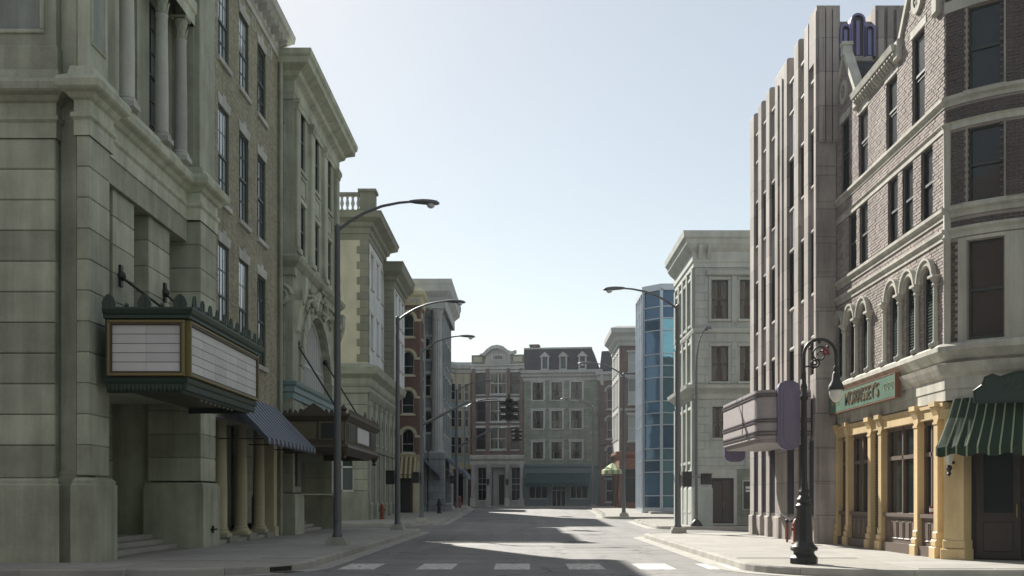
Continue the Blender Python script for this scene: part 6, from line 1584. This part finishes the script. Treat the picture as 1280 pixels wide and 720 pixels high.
# slim hooked lamp
H = thing('hooked_lamp', 'slim hooked lamp post with a small round head against the pale ashlar building', 'street lamp', (8.45, 54.9, gz(54.9)+.16))
zb_ = H.location.z
link('footing', MB().lathe([(.3, 0), (.28, .1), (.16, .28), (.08, .34)], 0, 0, 14).mesh('footing', M['iron']), H)
link('pole', MB().tube([(0, 0, .3), (0, 0, 7.6), (.03, 0, 8.4), (.14, 0, 9.1), (.3, 0, 9.5), (.5, 0, 9.68)], [.07, .05, .045, .04, .035, .03], 8).mesh('pole', M['lamp_metal']), H)
hh = link('lamp_head', MB().ball((.58, 0, 9.68), .17, 12, .7).mesh('lamp_head', M['lamp_metal']), H); link('lens', MB().ball((.6, -.02, 9.63), .13, 10, .7).mesh('lens', M['lamp_glass']), hh)

# pedestrian signals on the posts
def make_ped():
    t = thing('pedestrian_signal', 'x', 'signal', (0, 0, 0), 'pedestrian signals on lamp posts')
    b = link('housing', MB().block(-.17, .17, -.16, .16, -.3, .3, .03).mesh('housing', M['iron']), t)
    link('visor', MB().box(-.18, .18, -.3, -.16, .27, .3).box(-.18, -.15, -.28, -.16, -.28, .27).box(.15, .18, -.28, -.16, -.28, .27).mesh('visor', M['iron']), b)
    link('screen', MB().quad((-.14, -.165, -.26), (.14, -.165, -.26), (.14, -.165, .26), (-.14, -.165, .26)).mesh('screen', M['dark_panel']), b)
    link('bracket', MB().tube([(.15, 0, .08), (.36, 0, .08)], .025, 6).tube([(.15, 0, -.08), (.36, 0, -.08)], .025, 6).mesh('bracket', M['lamp_metal']), t)
    return t
ped0 = make_ped()
for i, (x, y, z, a, lab) in enumerate([(-5.83, 48.95, 2.45, 0, 'black pedestrian signal box on the side-street lamp post, street-corner side'), (-5.98, 61.95, 2.7, 0, 'black pedestrian signal box on the lamp post that carries the signal arm'),
                                 (-5.5, 85.95, 3.0, 0, 'small black pedestrian signal on the lamp post by the grey columned building'), (6.45, 44.35, 2.3, 180, 'black pedestrian signal hugging the sunlit corner lamp post'),
                                 ]):
    o = ped0 if i == 0 else copy_tree(ped0); o.location = (x, y, z); o.rotation_euler = (0, 0, R(a)); o['label'] = lab
PS = thing('bracket_signal', 'black pedestrian signal out on a bracket bar beside the ashlar building door', 'signal', (7.3, 45.0, 2.3))
link('housing', MB().block(-.22, .22, -.18, .18, -.22, .22, .03).mesh('housing', M['iron']), PS); link('visor', MB().box(-.23, .23, -.34, -.18, .2, .23).mesh('visor', M['iron']), PS)
link('bracket_bar', MB().tube([(-1.2, -.6, .1), (-.2, 0, .1)], .03, 6).mesh('bracket_bar', M['lamp_metal']), PS)

# traffic signals on mast arms
def signal(loc_pole, pts, rad, head, lab, s=1.0):
    t = thing('traffic_signal', lab, 'traffic signal', loc_pole, 'traffic signals on mast arms')
    wput(t, 'mast_arm', MB().tube(pts, rad, 8), M['lamp_metal'])
    hx, hy, hz_ = head
    b = wput(t, 'housing', MB().box(hx-.19*s, hx+.19*s, hy-.19*s, hy+.19*s, hz_-.58*s, hz_+.58*s).lathe([(.06, hz_+.58*s), (.06, hz_+.8*s)], hx, hy, 8), M['iron'])
    for k in (-1, 0, 1):
        zc = hz_+k*.37*s
        for dx, dy in ((-1, 0), (1, 0), (0, -1)):
            v = MB(); n = 10; r = .14*s; d0, d1 = .19*s, .46*s
            for q in range(n-2):
                a0_ = math.pi*(-.3)+q*(1.6*math.pi)/(n-2); a1_ = math.pi*(-.3)+(q+1)*(1.6*math.pi)/(n-2)
                P_ = []
                for d, a in ((d0, a0_), (d1, a0_), (d1, a1_), (d0, a1_)):
                    u, w_ = r*math.cos(a), r*math.sin(a)
                    P_.append((hx+dx*d+(u if dy else 0), hy+dy*d+(u if dx else 0), zc+w_))
                v.quad(*P_)
            wput(t, 'visor', v, M['iron'], b)
    return t
signal((-5.6, 62, 5.7), [(-5.6, 62, 5.65), (-4.6, 62, 6.15), (-3.2, 62, 6.85), (-1.6, 62, 6.95), (-.84, 62, 6.95)], [.09, .08, .06, .04, .035], (-.82, 62, 6.45), 'large black traffic signal hung on the long arm from the quoined building corner', 1.05)
signal((-5.1, 86, 5.6), [(-5.1, 86, 5.5), (-3.8, 86, 6.2), (-2.2, 86, 6.95), (-.6, 86, 7.05)], [.09, .08, .06, .04], (-.55, 86, 6.4), 'smaller distant black traffic signal on an arm in front of the pedimented house', .85)

# ornate iron lamp post by the pub
O = thing('ornate_lamp_post', 'ornate black iron lamp post with arched crook and white hanging globe', 'street lamp', (5.85, 23.4, .16))
pb = link('pedestal', MB().lathe([(.29, 0), (.29, .12), (.25, .16), (.22, .2), (.22, .24), (.27, .3), (.27, .34), (.2, .42), (.185, .48), (.18, .7), (.15, 1.05), (.145, 1.12), (.175, 1.17), (.175, 1.21), (.1, 1.28)], 0, 0, 8).mesh('pedestal', M['iron']), O)
link('collar_ring', MB().lathe([(.27, .27), (.285, .31), (.27, .35)], 0, 0, 24).mesh('collar_ring', M['iron']), pb)
link('shaft', MB().lathe([(.12, 1.26), (.15, 1.34), (.09, 1.42), (.12, 1.5), (.08, 1.58), (.085, 1.66), (.075, 1.7), (.06, 3.4), (.09, 3.44), (.09, 3.5), (.055, 3.56), (.075, 3.68), (.045, 3.78), (.045, 4.0)], 0, 0, 16, flute=.08).mesh('shaft', M['iron']), O)
cx_, cz_, cr = .335, 4.35, .335
pts = [(0, 0, 3.95), (0, 0, 4.3)] + [(cx_-cr*math.cos(R(a)), 0, cz_+cr*math.sin(R(a))) for a in range(0, 181, 15)] + [(2*cr, 0, 4.12)]
cr_o = link('crook', MB().tube(pts, .035, 10).mesh('crook', M['iron']), O)
scr = MB()
for c0, rr_, sg, ph in (((.33, 4.36), .19, 1, 0), ((.22, 4.18), .11, -1, 2)):
    scr.tube([(c0[0]+sg*rr_*(1-.8*i/22)*math.cos(i*.45+ph), 0, c0[1]+rr_*(1-.8*i/22)*math.sin(i*.45+ph)) for i in range(23)], [.022*(1-.4*i/22) for i in range(23)], 7)
scr.tube([(.0, 0, 4.1), (.1, 0, 4.12), (.2, 0, 4.07), (.24, 0, 4.17)], .02, 7)
for dx, dz in ((.14, 4.5), (.5, 4.52), (.32, 4.62)): scr.ball((dx, 0, dz), .035, 8)
link('scrollwork', scr.mesh('scrollwork', M['iron']), cr_o)
ro = MB()
for k in range(6): ro.ball((.44+.05*math.cos(k), -.04, 4.42+.05*math.sin(k)), .035, 8)
link('rosette', ro.mesh('rosette', M['red_paint']), cr_o)
ln = link('lantern', MB().lathe([(.03, 4.14), (.06, 4.08), (.05, 4.0), (.075, 3.96), (.09, 3.82), (.15, 3.72), (.165, 3.66), (.165, 3.62)], 2*cr, 0, 16).mesh('lantern', M['iron']), O)
link('globe', MB().lathe([(.14, 3.63), (.145, 3.56), (.12, 3.46), (.07, 3.39), (.01, 3.36)], 2*cr, 0, 16).mesh('globe', M['bulb']), ln)

# hydrants, bollard, bin
def hydrant(name, x, y, h, mat, lab, group=None):
    t = thing(name, lab, 'hydrant', (x, y, .155+gz(y)), group); s = h/.8
    link('barrel', MB().lathe([(.15*s, 0), (.15*s, .04*s), (.1*s, .06*s), (.1*s, .55*s), (.13*s, .57*s), (.13*s, .61*s), (.11*s, .64*s), (.08*s, .73*s), (.03*s, .77*s), (.03*s, .8*s)], 0, 0, 14).mesh('barrel', M[mat]), t)
    for sx in (-1, 1): link('nozzle', MB().tube([(sx*.08*s, 0, .45*s), (sx*.17*s, 0, .45*s)], .05*s, 8).mesh('nozzle', M[mat]), t)
    link('nozzle', MB().tube([(0, -.08*s, .42*s), (0, -.18*s, .42*s)], .06*s, 8).mesh('nozzle', M[mat]), t)
hydrant('fire_hydrant', -8.55, 67.5, .95, 'red_paint', 'rusty red hydrant at the foot of the arcaded base')
hydrant('fire_hydrant', -6.05, 80.0, 1.05, 'iron', 'black hydrant on the pavement by the tan awning shop')
hydrant('fire_hydrant', -5.6, 97.0, 1.1, 'red_paint', 'small distant red hydrant at the far kerb corner')
hydrant('fire_hydrant', 8.1, 33.3, .8, 'red_paint', 'red hydrant beside the art deco building entrance')
SP = thing('standpipe', 'thin red and black twin standpipe below the art deco windows', 'standpipe', (8.2, 34.9, .16))
link('pipe', MB().tube([(0, 0, 0), (0, 0, .62)], .035, 8).mesh('pipe', M['red_paint']), SP)
link('valve_head', MB().ball((0, 0, .66), .07, 8).tube([(-.1, .35, .85), (.1, -.2, .66)], .05, 8).mesh('valve_head', M['iron']), SP)
LB = thing('litter_bin', 'violet post bin with a pale pink base on the side-street pavement', 'bin', (9.75, 44.0, .16))
link('bin_body', MB().lathe([(.13, .35), (.15, .4), (.15, .75), (.12, .8), (.05, .86)], 0, 0, 14).mesh('bin_body', M['violet_metal']), LB)
link('base', MB().prism([(-.15, -.15), (.15, -.15), (.15, .15), (-.15, .15)], 0, .34, 'z').mesh('base', M['pale_box']), LB)
for mm_ in list(bpy.data.meshes):
    if mm_.users == 0: bpy.data.meshes.remove(mm_)

# ---------------------------------------------------------------- haze
hm = bpy.data.materials.new('thin_haze'); hm.use_nodes = True
for n_ in list(hm.node_tree.nodes):
    if n_.type == 'BSDF_PRINCIPLED': hm.node_tree.nodes.remove(n_)
pv = hm.node_tree.nodes.new('ShaderNodeVolumePrincipled'); pv.inputs['Color'].default_value = (.86, .92, 1.0, 1); pv.inputs['Density'].default_value = .00028; pv.inputs['Anisotropy'].default_value = .25
hm.node_tree.links.new(pv.outputs[0], hm.node_tree.nodes['Material Output'].inputs['Volume'])
hz = link('haze', MB().box(-2600, 2600, -1600, 2600, -1.2, 21).mesh('haze', hm)); hz['kind'] = 'stuff'; hz['label'] = 'thin pale haze filling the street'
